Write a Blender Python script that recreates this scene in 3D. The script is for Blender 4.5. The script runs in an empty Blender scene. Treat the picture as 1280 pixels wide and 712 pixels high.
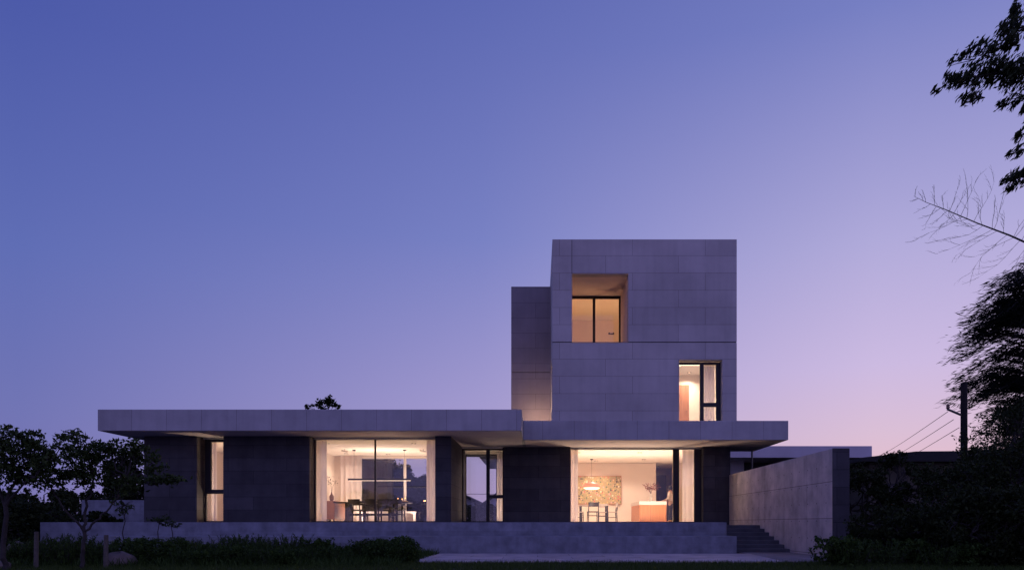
import bpy, math, random
import numpy as np
from mathutils import Vector

R = math.radians
random.seed(7)
NPR = np.random.default_rng(11)
scene = bpy.context.scene
COL = scene.collection

# ------------------------------------------------------------------ camera
EYE = 0.8
cam_d = bpy.data.cameras.new('camera')
cam = bpy.data.objects.new('camera', cam_d)
COL.objects.link(cam)
cam.location = (0, 0, EYE)
cam.rotation_euler = (R(90), 0, 0)
cam_d.sensor_width = 36
cam_d.lens = 900 / 1280 * 36
cam_d.shift_x = -32 / 1280
cam_d.shift_y = 298.5 / 1280
cam_d.clip_start = 0.1
cam_d.clip_end = 3000
scene.camera = cam
scene.render.engine = 'CYCLES'
scene.cycles.use_denoising = True
scene.cycles.max_bounces = 10
scene.cycles.diffuse_bounces = 6
scene.cycles.transparent_max_bounces = 16
scene.cycles.caustics_reflective = False
scene.cycles.caustics_refractive = False
scene.cycles.sample_clamp_indirect = 6
scene.view_settings.view_transform = 'Standard'
scene.view_settings.look = 'None'
scene.view_settings.exposure = 0
scene.view_settings.gamma = 1


def srgb(r, g, b):
    f = lambda c: (c / 255 / 12.92) if c / 255 <= 0.04045 else ((c / 255 + 0.055) / 1.055) ** 2.4
    return (f(r), f(g), f(b), 1)


# ------------------------------------------------------------------ world: dusk sky
SUN_EL, SUN_AZ = R(1.0), R(62)          # just at the horizon, off to the right
world = bpy.data.worlds.new('World')
scene.world = world
world.use_nodes = True
nt = world.node_tree
nt.nodes.clear()
W = nt.nodes.new
wl = nt.links.new
tc = W('ShaderNodeTexCoord')
sep = W('ShaderNodeSeparateXYZ')
wl(tc.outputs['Generated'], sep.inputs[0])


def wmath(op, a, b=None):
    n = W('ShaderNodeMath'); n.operation = op
    for i, v in enumerate((a, b)):
        if v is None: continue
        if isinstance(v, (int, float)): n.inputs[i].default_value = v
        else: wl(v, n.inputs[i])
    return n.outputs[0]


def wramp(stops):
    n = W('ShaderNodeValToRGB')
    n.color_ramp.interpolation = 'B_SPLINE' if False else 'LINEAR'
    e = n.color_ramp.elements
    while len(e) > 1: e.remove(e[-1])
    e[0].position, e[0].color = stops[0]
    for p, c in stops[1:]:
        k = e.new(p); k.color = c
    wl(zc, n.inputs[0])
    return n.outputs[0]


zc = wmath('MAXIMUM', sep.outputs[2], 0.0)
left = wramp([(0.0, srgb(124, 118, 178)), (0.134, srgb(113, 116, 180)), (0.30, srgb(96, 109, 180)), (0.508, srgb(77, 90, 168)), (0.8, srgb(62, 74, 150)), (1.0, srgb(56, 68, 142))])
cent = wramp([(0.0, srgb(190, 164, 206)), (0.09, srgb(174, 158, 206)), (0.174, srgb(161, 152, 205)), (0.366, srgb(121, 129, 195)), (0.587, srgb(94, 105, 178)), (0.85, srgb(66, 78, 155)), (1.0, srgb(56, 68, 142))])
rght = wramp([(0.0, srgb(236, 184, 196)), (0.07, srgb(227, 189, 204)), (0.114, srgb(219, 190, 213)), (0.197, srgb(205, 186, 224)), (0.336, srgb(177, 170, 217)), (0.55, srgb(119, 127, 194)), (0.85, srgb(72, 84, 160)), (1.0, srgb(56, 68, 142))])
hyp = wmath('SQRT', wmath('ADD', wmath('MULTIPLY', sep.outputs[0], sep.outputs[0]), wmath('ADD', wmath('MULTIPLY', sep.outputs[1], sep.outputs[1]), 1e-5)))
az = wmath('DIVIDE', sep.outputs[0], hyp)


def wrange(v, a, b, c=0.0, d=1.0):
    n = W('ShaderNodeMapRange'); n.clamp = True
    wl(v, n.inputs['Value'])
    n.inputs['From Min'].default_value = a; n.inputs['From Max'].default_value = b
    n.inputs['To Min'].default_value = c; n.inputs['To Max'].default_value = d
    return n.outputs[0]


def wmix(f, a, b, mode='MIX'):
    n = W('ShaderNodeMix'); n.data_type = 'RGBA'; n.blend_type = mode
    if isinstance(f, (int, float)): n.inputs[0].default_value = f
    else: wl(f, n.inputs[0])
    for i, v in ((6, a), (7, b)):
        if isinstance(v, tuple): n.inputs[i].default_value = v
        else: wl(v, n.inputs[i])
    return n.outputs[2]


front = wmix(wrange(az, -0.08, 0.425), wmix(wrange(az, -0.584, -0.08), left, cent), rght)
# the half of the sky behind the camera still holds the afterglow
BACK = (0.82, 0.77, 1.02, 1)
backsky = wmix(1.0, wmix(0.55, cent, (0.42, 0.42, 0.86, 1)), BACK, 'MULTIPLY')
grad = wmix(wrange(sep.outputs[1], 0.15, -0.45), front, backsky)
sky = W('ShaderNodeTexSky')
sky.sky_type = 'NISHITA'
sky.sun_disc = False
sky.sun_elevation = SUN_EL
sky.sun_rotation = SUN_AZ
sky.ozone_density = 4
bg1 = W('ShaderNodeBackground'); wl(grad, bg1.inputs[0]); bg1.inputs[1].default_value = 0.98
bg2 = W('ShaderNodeBackground'); wl(sky.outputs[0], bg2.inputs[0]); bg2.inputs[1].default_value = 0.02
add = W('ShaderNodeAddShader'); wl(bg1.outputs[0], add.inputs[0]); wl(bg2.outputs[0], add.inputs[1])
wo = W('ShaderNodeOutputWorld'); wl(add.outputs[0], wo.inputs[0])

sun_d = bpy.data.lights.new('dusk_sun', 'SUN')
sun_d.energy = 0.06
sun_d.angle = R(20)
sun_d.color = (1.0, 0.72, 0.62)
sun = bpy.data.objects.new('dusk_sun', sun_d)
COL.objects.link(sun)
sun.location = (40, 20, 20)
sun.rotation_euler = (R(90) - SUN_EL, 0, R(180) - SUN_AZ)

# ------------------------------------------------------------------ materials
def mat_base(name):
    m = bpy.data.materials.new(name); m.use_nodes = True
    t = m.node_tree
    return m, t, t.nodes['Principled BSDF']


def plain(name, col, rough=0.6, metal=0.0, noise=0.0, nscale=6.0, bump=0.0, bscale=60.0, spec=0.5):
    m, t, b = mat_base(name)
    b.inputs['Roughness'].default_value = rough
    b.inputs['Metallic'].default_value = metal
    b.inputs['Specular IOR Level'].default_value = spec
    c = (*col, 1)
    b.inputs['Base Color'].default_value = c
    N, L = t.nodes.new, t.links.new
    if noise or bump:
        tcn = N('ShaderNodeTexCoord')
    if noise:
        nz = N('ShaderNodeTexNoise'); nz.inputs['Scale'].default_value = nscale; nz.inputs['Detail'].default_value = 6
        L(tcn.outputs['Object'], nz.inputs['Vector'])
        r = N('ShaderNodeValToRGB')
        r.color_ramp.elements[0].position = 0.3; r.color_ramp.elements[1].position = 0.7
        r.color_ramp.elements[0].color = (*[v * (1 - noise) for v in col], 1)
        r.color_ramp.elements[1].color = (*[min(1, v * (1 + noise)) for v in col], 1)
        L(nz.outputs['Fac'], r.inputs[0]); L(r.outputs[0], b.inputs['Base Color'])
    if bump:
        n2 = N('ShaderNodeTexNoise'); n2.inputs['Scale'].default_value = bscale; n2.inputs['Detail'].default_value = 4
        L(tcn.outputs['Object'], n2.inputs['Vector'])
        bp = N('ShaderNodeBump'); bp.inputs['Strength'].default_value = bump; bp.inputs['Distance'].default_value = 0.01
        L(n2.outputs['Fac'], bp.inputs['Height']); L(bp.outputs[0], b.inputs['Normal'])
    return m


def panel(name, col, bw, bh, joint=0.008, jdark=0.35, var=0.10, stain=0.25, off=0.5, u0=0.0, v0=0.0, rough=0.75,
          holes=False, streak=0.0, nscale=0.55, squash=1.0, freq=2, floor=False):
    """panelled cladding: u runs along the wall, v is height; joints, panel-to-panel tone, mottling, drip streaks"""
    m, t, b = mat_base(name)
    N, L = t.nodes.new, t.links.new
    tcn = N('ShaderNodeTexCoord'); sp = N('ShaderNodeSeparateXYZ'); L(tcn.outputs['Object'], sp.inputs[0])
    ad = N('ShaderNodeMath'); ad.operation = 'ADD'; L(sp.outputs[0], ad.inputs[0]); L(sp.outputs[1], ad.inputs[1])
    cb = N('ShaderNodeCombineXYZ'); L(sp.outputs[0] if floor else ad.outputs[0], cb.inputs[0]); L(sp.outputs[1] if floor else sp.outputs[2], cb.inputs[1])
    mp = N('ShaderNodeMapping'); mp.inputs['Location'].default_value = (u0, v0, 0); L(cb.outputs[0], mp.inputs[0])
    br = N('ShaderNodeTexBrick')
    br.offset = off; br.offset_frequency = freq; br.squash = squash
    L(mp.outputs[0], br.inputs['Vector'])
    br.inputs['Scale'].default_value = 1.0
    br.inputs['Brick Width'].default_value = bw; br.inputs['Row Height'].default_value = bh
    br.inputs['Mortar Size'].default_value = joint; br.inputs['Mortar Smooth'].default_value = 0.3
    br.inputs['Color1'].default_value = (*[v * (1 - var) for v in col], 1)
    br.inputs['Color2'].default_value = (*[v * (1 + var) for v in col], 1)
    br.inputs['Mortar'].default_value = (*[v * jdark for v in col], 1)
    nz = N('ShaderNodeTexNoise'); nz.inputs['Scale'].default_value = nscale; nz.inputs['Detail'].default_value = 9; nz.inputs['Roughness'].default_value = 0.62
    L(tcn.outputs['Object'], nz.inputs['Vector'])
    mr = N('ShaderNodeMapRange'); L(nz.outputs['Fac'], mr.inputs[0])
    mr.inputs[1].default_value = 0.3; mr.inputs[2].default_value = 0.7; mr.inputs[3].default_value = 1 - stain; mr.inputs[4].default_value = 1 + stain
    mx = N('ShaderNodeMix'); mx.data_type = 'RGBA'; mx.blend_type = 'MULTIPLY'; mx.inputs[0].default_value = 1
    L(br.outputs['Color'], mx.inputs[6]); L(mr.outputs[0], mx.inputs[7])
    out = mx.outputs[2]
    if streak:
        ms = N('ShaderNodeMapping'); ms.inputs['Scale'].default_value = (3.0, 0.22, 1); L(cb.outputs[0], ms.inputs[0])
        n3 = N('ShaderNodeTexNoise'); n3.inputs['Scale'].default_value = 1.6; n3.inputs['Detail'].default_value = 5; L(ms.outputs[0], n3.inputs['Vector'])
        m3 = N('ShaderNodeMapRange'); L(n3.outputs['Fac'], m3.inputs[0])
        m3.inputs[1].default_value = 0.45; m3.inputs[2].default_value = 0.75; m3.inputs[3].default_value = 1; m3.inputs[4].default_value = 1 - streak
        m4 = N('ShaderNodeMix'); m4.data_type = 'RGBA'; m4.blend_type = 'MULTIPLY'; m4.inputs[0].default_value = 1
        L(out, m4.inputs[6]); L(m3.outputs[0], m4.inputs[7]); out = m4.outputs[2]
    if holes:
        vv = N('ShaderNodeTexVoronoi'); vv.feature = 'F1'; vv.inputs['Randomness'].default_value = 0.0
        mv = N('ShaderNodeMapping'); mv.inputs['Scale'].default_value = (1 / 0.6, 1 / 0.44, 0); L(cb.outputs[0], mv.inputs[0])
        vv.inputs['Scale'].default_value = 1.0; L(mv.outputs[0], vv.inputs['Vector'])
        mh = N('ShaderNodeMapRange'); L(vv.outputs['Distance'], mh.inputs[0])
        mh.inputs[1].default_value = 0.03; mh.inputs[2].default_value = 0.05; mh.inputs[3].default_value = 0.35; mh.inputs[4].default_value = 1
        m5 = N('ShaderNodeMix'); m5.data_type = 'RGBA'; m5.blend_type = 'MULTIPLY'; m5.inputs[0].default_value = 1
        L(out, m5.inputs[6]); L(mh.outputs[0], m5.inputs[7]); out = m5.outputs[2]
    L(out, b.inputs['Base Color'])
    b.inputs['Roughness'].default_value = rough
    b.inputs['Specular IOR Level'].default_value = 0.3
    n2 = N('ShaderNodeTexNoise'); n2.inputs['Scale'].default_value = 18; n2.inputs['Detail'].default_value = 6; L(tcn.outputs['Object'], n2.inputs['Vector'])
    sm = N('ShaderNodeMath'); sm.operation = 'MULTIPLY_ADD'; L(br.outputs['Fac'], sm.inputs[0]); sm.inputs[1].default_value = -0.8; L(n2.outputs['Fac'], sm.inputs[2])
    bp = N('ShaderNodeBump'); bp.inputs['Strength'].default_value = 0.35; bp.inputs['Distance'].default_value = 0.012
    L(sm.outputs[0], bp.inputs['Height']); L(bp.outputs[0], b.inputs['Normal'])
    return m


def wood(name, c1, c2, scale=1.0, rough=0.45, vertical=True):
    m, t, b = mat_base(name)
    N, L = t.nodes.new, t.links.new
    tcn = N('ShaderNodeTexCoord'); mp = N('ShaderNodeMapping')
    mp.inputs['Scale'].default_value = (9 * scale, 9 * scale, 0.7 * scale) if vertical else (0.7 * scale, 9 * scale, 9 * scale)
    L(tcn.outputs['Object'], mp.inputs[0])
    nz = N('ShaderNodeTexNoise'); nz.inputs['Scale'].default_value = 2; nz.inputs['Detail'].default_value = 7; nz.inputs['Distortion'].default_value = 0.4
    L(mp.outputs[0], nz.inputs['Vector'])
    r = N('ShaderNodeValToRGB'); r.color_ramp.elements[0].color = (*c1, 1); r.color_ramp.elements[1].color = (*c2, 1)
    r.color_ramp.elements[0].position = 0.3; r.color_ramp.elements[1].position = 0.7
    L(nz.outputs['Fac'], r.inputs[0]); L(r.outputs[0], b.inputs['Base Color'])
    b.inputs['Roughness'].default_value = rough
    return m


def emit(name, col, strength):
    m, t, b = mat_base(name)
    b.inputs['Base Color'].default_value = (*col, 1)
    b.inputs['Emission Color'].default_value = (*col, 1)
    b.inputs['Emission Strength'].default_value = strength
    return m


def glass_mat():
    m = bpy.data.materials.new('window_glass'); m.use_nodes = True
    t = m.node_tree; t.nodes.clear(); N, L = t.nodes.new, t.links.new
    lw = N('ShaderNodeLayerWeight'); lw.inputs['Blend'].default_value = 0.5
    pw = N('ShaderNodeMath'); pw.operation = 'POWER'; L(lw.outputs['Facing'], pw.inputs[0]); pw.inputs[1].default_value = 4.0
    ma = N('ShaderNodeMath'); ma.operation = 'MULTIPLY_ADD'; L(pw.outputs[0], ma.inputs[0]); ma.inputs[1].default_value = 0.9; ma.inputs[2].default_value = 0.045
    tr = N('ShaderNodeBsdfTransparent'); tr.inputs[0].default_value = (0.95, 0.955, 0.95, 1)
    gl = N('ShaderNodeBsdfGlossy'); gl.inputs['Roughness'].default_value = 0.0
    mx = N('ShaderNodeMixShader'); L(ma.outputs[0], mx.inputs[0]); L(tr.outputs[0], mx.inputs[1]); L(gl.outputs[0], mx.inputs[2])
    o = N('ShaderNodeOutputMaterial'); L(mx.outputs[0], o.inputs[0])
    return m


def curtain_mat():
    m = bpy.data.materials.new('sheer_curtain'); m.use_nodes = True
    t = m.node_tree; t.nodes.clear(); N, L = t.nodes.new, t.links.new
    tcn = N('ShaderNodeTexCoord'); mp = N('ShaderNodeMapping'); mp.inputs['Scale'].default_value = (260, 260, 260)
    L(tcn.outputs['Object'], mp.inputs[0])
    nz = N('ShaderNodeTexNoise'); L(mp.outputs[0], nz.inputs['Vector'])
    bp = N('ShaderNodeBump'); bp.inputs['Strength'].default_value = 0.15; bp.inputs['Distance'].default_value = 0.002; L(nz.outputs['Fac'], bp.inputs['Height'])
    d = N('ShaderNodeBsdfDiffuse'); d.inputs[0].default_value = (0.88, 0.84, 0.83, 1); L(bp.outputs[0], d.inputs['Normal'])
    tl = N('ShaderNodeBsdfTranslucent'); tl.inputs[0].default_value = (0.93, 0.89, 0.88, 1)
    mx = N('ShaderNodeMixShader'); mx.inputs[0].default_value = 0.62; L(d.outputs[0], mx.inputs[1]); L(tl.outputs[0], mx.inputs[2])
    o = N('ShaderNodeOutputMaterial'); L(mx.outputs[0], o.inputs[0])
    return m


def leaf_mat(name, c1, c2):
    m = bpy.data.materials.new(name); m.use_nodes = True
    t = m.node_tree; t.nodes.clear(); N, L = t.nodes.new, t.links.new
    g = N('ShaderNodeNewGeometry')
    r = N('ShaderNodeValToRGB'); r.color_ramp.elements[0].color = (*c1, 1); r.color_ramp.elements[1].color = (*c2, 1)
    L(g.outputs['Random Per Island'], r.inputs[0])
    d = N('ShaderNodeBsdfPrincipled'); d.inputs['Roughness'].default_value = 0.55; d.inputs['Specular IOR Level'].default_value = 0.12
    L(r.outputs[0], d.inputs['Base Color'])
    tl = N('ShaderNodeBsdfTranslucent'); L(r.outputs[0], tl.inputs[0])
    mx = N('ShaderNodeMixShader'); mx.inputs[0].default_value = 0.2; L(d.outputs[0], mx.inputs[1]); L(tl.outputs[0], mx.inputs[2])
    o = N('ShaderNodeOutputMaterial'); L(mx.outputs[0], o.inputs[0])
    return m


def dots_mat():
    m, t, b = mat_base('dotted_canvas')
    N, L = t.nodes.new, t.links.new
    tcn = N('ShaderNodeTexCoord')
    v = N('ShaderNodeTexVoronoi'); v.inputs['Scale'].default_value = 11; L(tcn.outputs['Object'], v.inputs['Vector'])
    hs = N('ShaderNodeSeparateColor'); L(v.outputs['Color'], hs.inputs[0])
    r = N('ShaderNodeValToRGB'); r.color_ramp.interpolation = 'CONSTANT'
    cols = [(0.0, (0.62, 0.50, 0.20)), (0.18, (0.50, 0.42, 0.24)), (0.34, (0.60, 0.13, 0.12)), (0.48, (0.14, 0.20, 0.11)), (0.6, (0.78, 0.70, 0.52)), (0.70, (0.07, 0.06, 0.06)), (0.84, (0.55, 0.33, 0.14)), (0.93, (0.70, 0.40, 0.38))]
    e = r.color_ramp.elements
    e[0].position, e[0].color = 0.0, (*cols[0][1], 1)
    e[1].position, e[1].color = cols[1][0], (*cols[1][1], 1)
    for p, c in cols[2:]:
        k = e.new(p); k.color = (*c, 1)
    L(hs.outputs[0], r.inputs[0])
    mr = N('ShaderNodeMapRange'); L(v.outputs['Distance'], mr.inputs[0]); mr.inputs[1].default_value = 0.38; mr.inputs[2].default_value = 0.44
    mx = N('ShaderNodeMix'); mx.data_type = 'RGBA'; L(mr.outputs[0], mx.inputs[0]); L(r.outputs[0], mx.inputs[6]); mx.inputs[7].default_value = (0.40, 0.32, 0.18, 1)
    L(mx.outputs[2], b.inputs['Base Color']); b.inputs['Roughness'].default_value = 0.8
    return m


M = {
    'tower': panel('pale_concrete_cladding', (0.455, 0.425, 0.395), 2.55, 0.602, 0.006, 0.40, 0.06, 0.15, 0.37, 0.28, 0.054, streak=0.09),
    'tower2': panel('darker_concrete_cladding', (0.22, 0.20, 0.215), 2.55, 0.602, 0.006, 0.40, 0.06, 0.15, 0.37, 0.28, 0.054, streak=0.09),  # tower cladding repeated in a darker tone for the setback block
    'fascia': panel('pale_concrete_fascia', (0.405, 0.39, 0.385), 1.07, 9.0, 0.007, 0.5, 0.06, 0.12, 0.0, 0.2, 0.5, streak=0.12, nscale=1.2),
    'dark': panel('charcoal_stone_cladding', (0.052, 0.050, 0.055), 1.9, 0.42, 0.008, 0.4, 0.22, 0.25, 0.43, 0.1, 0.0, rough=0.6, streak=0.2, nscale=1.6),
    'wallc': panel('board_marked_concrete', (0.48, 0.43, 0.39), 1.75, 0.88, 0.010, 0.42, 0.06, 0.30, 0.0, 0.6, -0.06, holes=True, streak=0.16, nscale=1.9),
    'plinth': panel('blue_stone_plinth', (0.205, 0.215, 0.245), 1.5, 0.3, 0.003, 0.75, 0.09, 0.32, 0.5, 0.0, 0.0, nscale=2.6, streak=0.15),
    'plaster': plain('warm_white_plaster', (0.74, 0.66, 0.585), 0.85, noise=0.02, nscale=2, bump=0.05),
    'ceil': plain('white_ceiling', (0.78, 0.74, 0.68), 0.9, noise=0.015, nscale=1.5),
    'soffit': plain('pale_soffit_render', (0.54, 0.475, 0.46), 0.85, noise=0.05, nscale=1.5, bump=0.05),
    'floor': wood('pale_oak_floor', (0.56, 0.45, 0.34), (0.64, 0.53, 0.41), 0.6, 0.5, False),
    'frame': plain('dark_bronze_frame', (0.018, 0.017, 0.020), 0.45, 0.4, noise=0.1),
    'glass': glass_mat(),
    'curtain': curtain_mat(),
    'dwood': wood('dark_stained_wood', (0.006, 0.004, 0.003), (0.014, 0.009, 0.006), 1, 0.45),
    'owood': wood('orange_oak_veneer', (0.34, 0.125, 0.04), (0.42, 0.17, 0.06), 1, 0.45),
    'rwood': wood('reddish_walnut', (0.26, 0.11, 0.06), (0.34, 0.16, 0.09), 1, 0.45),
    'stone': plain('white_worktop', (0.52, 0.48, 0.45), 0.3, noise=0.03, nscale=10),
    'black': plain('matt_black', (0.012, 0.012, 0.013), 0.5),
    'red': emit('glowing_red_lamp_shade', (0.80, 0.27, 0.18), 0.25),
    'lamp': emit('lit_lamp_diffuser', (1.0, 0.80, 0.58), 2.0),
    'strip': emit('lit_lamp_strip', (1.0, 0.78, 0.58), 1.3),
    'cove': emit('lit_cove_strip', (1.0, 0.86, 0.66), 3.0),
    'flame': emit('candle_glow', (1.0, 0.50, 0.16), 5.0),
    'street': emit('street_lamp_glow', (1.0, 0.85, 0.62), 2.5),
    'brass': plain('brushed_brass', (0.55, 0.36, 0.13), 0.35, 0.9),
    'vase': plain('glazed_white_ceramic', (0.70, 0.66, 0.60), 0.25),
    'clay': plain('brown_clay', (0.22, 0.13, 0.09), 0.6, noise=0.2),
    'bark': plain('grey_brown_bark', (0.032, 0.026, 0.023), 0.9, noise=0.35, nscale=14, bump=0.6, bscale=40),
    'paint': dots_mat(),
    'linen': plain('grey_linen', (0.45, 0.40, 0.36), 0.9, noise=0.05),
    'skin': plain('skin', (0.45, 0.27, 0.19), 0.55),
    'hair': plain('dark_hair', (0.012, 0.009, 0.008), 0.5),
    'shirt': plain('cream_shirt', (0.60, 0.53, 0.46), 0.85, noise=0.05),
    'trouser': plain('dark_trousers', (0.03, 0.03, 0.035), 0.85),
    'leaf': leaf_mat('dark_leaf', (0.018, 0.032, 0.008), (0.060, 0.088, 0.022)),
    'leaf2': leaf_mat('darker_leaf', (0.009, 0.015, 0.005), (0.036, 0.050, 0.014)),  # same kind of leaf in a deeper green
    'needle': leaf_mat('dark_needle', (0.005, 0.007, 0.005), (0.012, 0.015, 0.009)),
    'shrub': leaf_mat('shrub_leaf', (0.016, 0.036, 0.006), (0.062, 0.105, 0.020)),
    'grass': leaf_mat('lawn_blade', (0.026, 0.048, 0.008), (0.070, 0.105, 0.022)),
    'petal': leaf_mat('dry_pink_blossom', (0.12, 0.04, 0.035), (0.30, 0.13, 0.10)),
    'ground': plain('dark_soil_and_turf', (0.022, 0.020, 0.010), 0.95, noise=0.4, nscale=1.2, bump=0.5, bscale=12),
    'paving': panel('pale_concrete_paving', (0.42, 0.37, 0.36), 1.6, 0.9, 0.012, 0.45, 0.10, 0.30, 0.5, 0, 0, nscale=1.6, floor=True),
    'darker_paving': panel('darker_paving_slabs', (0.20, 0.18, 0.185), 0.8, 0.8, 0.012, 0.5, 0.12, 0.25, 0.5, 0, 0, nscale=1.2, floor=True),
    'step': plain('dark_stone_steps', (0.065, 0.066, 0.075), 0.7, noise=0.25, nscale=3, bump=0.2),
    'rock': plain('weathered_rock', (0.13, 0.10, 0.09), 0.9, noise=0.35, nscale=5, bump=0.8, bscale=9),
    'stake': plain('weathered_timber', (0.10, 0.085, 0.07), 0.9, noise=0.3, nscale=12),
    'white': plain('white_render', (0.62, 0.58, 0.60), 0.85, noise=0.08, nscale=0.8),
    'olive': plain('dirty_render', (0.10, 0.09, 0.065), 0.9, noise=0.25, nscale=0.8),
    'tile': plain('dark_roof_tile', (0.016, 0.015, 0.016), 0.8, noise=0.2, nscale=3),
    'pole': plain('tarred_timber', (0.007, 0.006, 0.006), 0.9, noise=0.3, nscale=10),
    'steel': plain('grey_steel', (0.10, 0.10, 0.11), 0.5, 0.7),
    'fabric': plain('pale_bedding', (0.55, 0.48, 0.42), 0.9),
    'hill': plain('far_woodland_floor', (0.018, 0.022, 0.018), 0.95, noise=0.4, nscale=0.05),
}


# ------------------------------------------------------------------ mesh helpers
class MB:
    def __init__(self, org=(0, 0, 0)):
        self.v, self.f, self.org = [], [], org

    def add(self, vs, fs):
        o = len(self.v)
        self.v += [tuple(p) for p in vs]
        self.f += [tuple(i + o for i in f) for f in fs]
        return self

    def box(self, x0, x1, y0, y1, z0, z1):
        v = [(x0, y0, z0), (x1, y0, z0), (x1, y1, z0), (x0, y1, z0), (x0, y0, z1), (x1, y0, z1), (x1, y1, z1), (x0, y1, z1)]
        return self.add(v, [(0, 3, 2, 1), (4, 5, 6, 7), (0, 1, 5, 4), (1, 2, 6, 5), (2, 3, 7, 6), (3, 0, 4, 7)])

    def prism(self, poly, y0, y1):
        """poly in (x,z), counter-clockwise seen from -y"""
        n = len(poly)
        v = [(x, y0, z) for x, z in poly] + [(x, y1, z) for x, z in poly]
        f = [tuple(range(n)), tuple(range(2 * n - 1, n - 1, -1))]
        for i in range(n):
            j = (i + 1) % n
            f.append((j, i, n + i, n + j))
        return self.add(v, f)

    def grid(self, xs, ys, zs, solid):
        nx, ny, nz = len(xs) - 1, len(ys) - 1, len(zs) - 1
        S = lambda i, j, k: 0 <= i < nx and 0 <= j < ny and 0 <= k < nz and solid(i, j, k)
        idx = {}
        vs, fs = [], []
        def V(i, j, k):
            if (i, j, k) not in idx:
                idx[(i, j, k)] = len(vs); vs.append((xs[i], ys[j], zs[k]))
            return idx[(i, j, k)]
        for i in range(nx):
            for j in range(ny):
                for k in range(nz):
                    if not S(i, j, k): continue
                    if not S(i - 1, j, k): fs.append((V(i, j, k), V(i, j, k + 1), V(i, j + 1, k + 1), V(i, j + 1, k)))
                    if not S(i + 1, j, k): fs.append((V(i + 1, j, k), V(i + 1, j + 1, k), V(i + 1, j + 1, k + 1), V(i + 1, j, k + 1)))
                    if not S(i, j - 1, k): fs.append((V(i, j, k), V(i + 1, j, k), V(i + 1, j, k + 1), V(i, j, k + 1)))
                    if not S(i, j + 1, k): fs.append((V(i, j + 1, k), V(i, j + 1, k + 1), V(i + 1, j + 1, k + 1), V(i + 1, j + 1, k)))
                    if not S(i, j, k - 1): fs.append((V(i, j, k), V(i, j + 1, k), V(i + 1, j + 1, k), V(i + 1, j, k)))
                    if not S(i, j, k + 1): fs.append((V(i, j, k + 1), V(i + 1, j, k + 1), V(i + 1, j + 1, k + 1), V(i, j + 1, k + 1)))
        return self.add(vs, fs)

    def wall_x(self, x0, x1, y0, y1, z0, z1, holes=()):
        """wall along x with rectangular holes (xa, xb, za, zb)"""
        xs = sorted({x0, x1, *[h[0] for h in holes], *[h[1] for h in holes]})
        zs = sorted({z0, z1, *[min(max(h[2], z0), z1) for h in holes], *[min(max(h[3], z0), z1) for h in holes]})
        def solid(i, j, k):
            cx, cz = (xs[i] + xs[i + 1]) / 2, (zs[k] + zs[k + 1]) / 2
            return not any(h[0] < cx < h[1] and h[2] < cz < h[3] for h in holes)
        return self.grid(xs, [y0, y1], zs, solid)

    def wall_y(self, x0, x1, y0, y1, z0, z1, holes=()):
        ys = sorted({y0, y1, *[h[0] for h in holes], *[h[1] for h in holes]})
        zs = sorted({z0, z1, *[min(max(h[2], z0), z1) for h in holes], *[min(max(h[3], z0), z1) for h in holes]})
        def solid(i, j, k):
            cy, cz = (ys[j] + ys[j + 1]) / 2, (zs[k] + zs[k + 1]) / 2
            return not any(h[0] < cy < h[1] and h[2] < cz < h[3] for h in holes)
        return self.grid([x0, x1], ys, zs, solid)

    def tube(self, pts, rad, n=6, cap=True):
        pts = [Vector(p) for p in pts]
        if not hasattr(rad, '__len__'): rad = [rad] * len(pts)
        vs, fs = [], []
        ref = Vector((0.31, 0.77, 0.55)).normalized()
        for i, p in enumerate(pts):
            d = (pts[min(i + 1, len(pts) - 1)] - pts[max(i - 1, 0)])
            d = d.normalized() if d.length > 1e-9 else Vector((0, 0, 1))
            u = d.cross(ref)
            if u.length < 0.05: u = d.cross(Vector((1, 0, 0)))
            u.normalize(); w = d.cross(u)
            for k in range(n):
                a = 2 * math.pi * k / n
                vs.append(tuple(p + (u * math.cos(a) + w * math.sin(a)) * rad[i]))
        for i in range(len(pts) - 1):
            for k in range(n):
                a, b = i * n + k, i * n + (k + 1) % n
                fs.append((a, b, b + n, a + n))
        if cap:
            fs.append(tuple(reversed(range(n)))); fs.append(tuple(range((len(pts) - 1) * n, len(pts) * n)))
        return self.add(vs, fs)

    def lathe(self, prof, cx=0, cy=0, cz=0, n=20):
        """prof list of (r,z)"""
        vs, fs = [], []
        for r, z in prof:
            for k in range(n):
                a = 2 * math.pi * k / n
                vs.append((cx + r * math.cos(a), cy + r * math.sin(a), cz + z))
        m = len(prof)
        for i in range(m - 1):
            for k in range(n):
                a, b = i * n + k, i * n + (k + 1) % n
                fs.append((a, b, b + n, a + n))
        fs.append(tuple(reversed(range(n)))); fs.append(tuple(range((m - 1) * n, m * n)))
        return self.add(vs, fs)

    def build(self, name, mat, parent=None, bevel=0.0, smooth=False):
        me = bpy.data.meshes.new(name)
        ox, oy, oz = self.org
        me.from_pydata([(x - ox, y - oy, z - oz) for x, y, z in self.v], [], self.f)
        me.validate(); me.update()
        return link(name, me, mat, parent, bevel, smooth, None if parent else self.org)


def link(name, me, mat, parent=None, bevel=0.0, smooth=False, loc=None):
    me.materials.append(M[mat])
    o = bpy.data.objects.new(name, me)
    COL.objects.link(o)
    if parent is not None: o.parent = parent
    elif loc is not None: o.location = loc
    if smooth:
        for p in me.polygons: p.use_smooth = True
    if bevel:
        b = o.modifiers.new('bevel', 'BEVEL'); b.width = bevel; b.segments = 2; b.limit_method = 'ANGLE'
    return o


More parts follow.
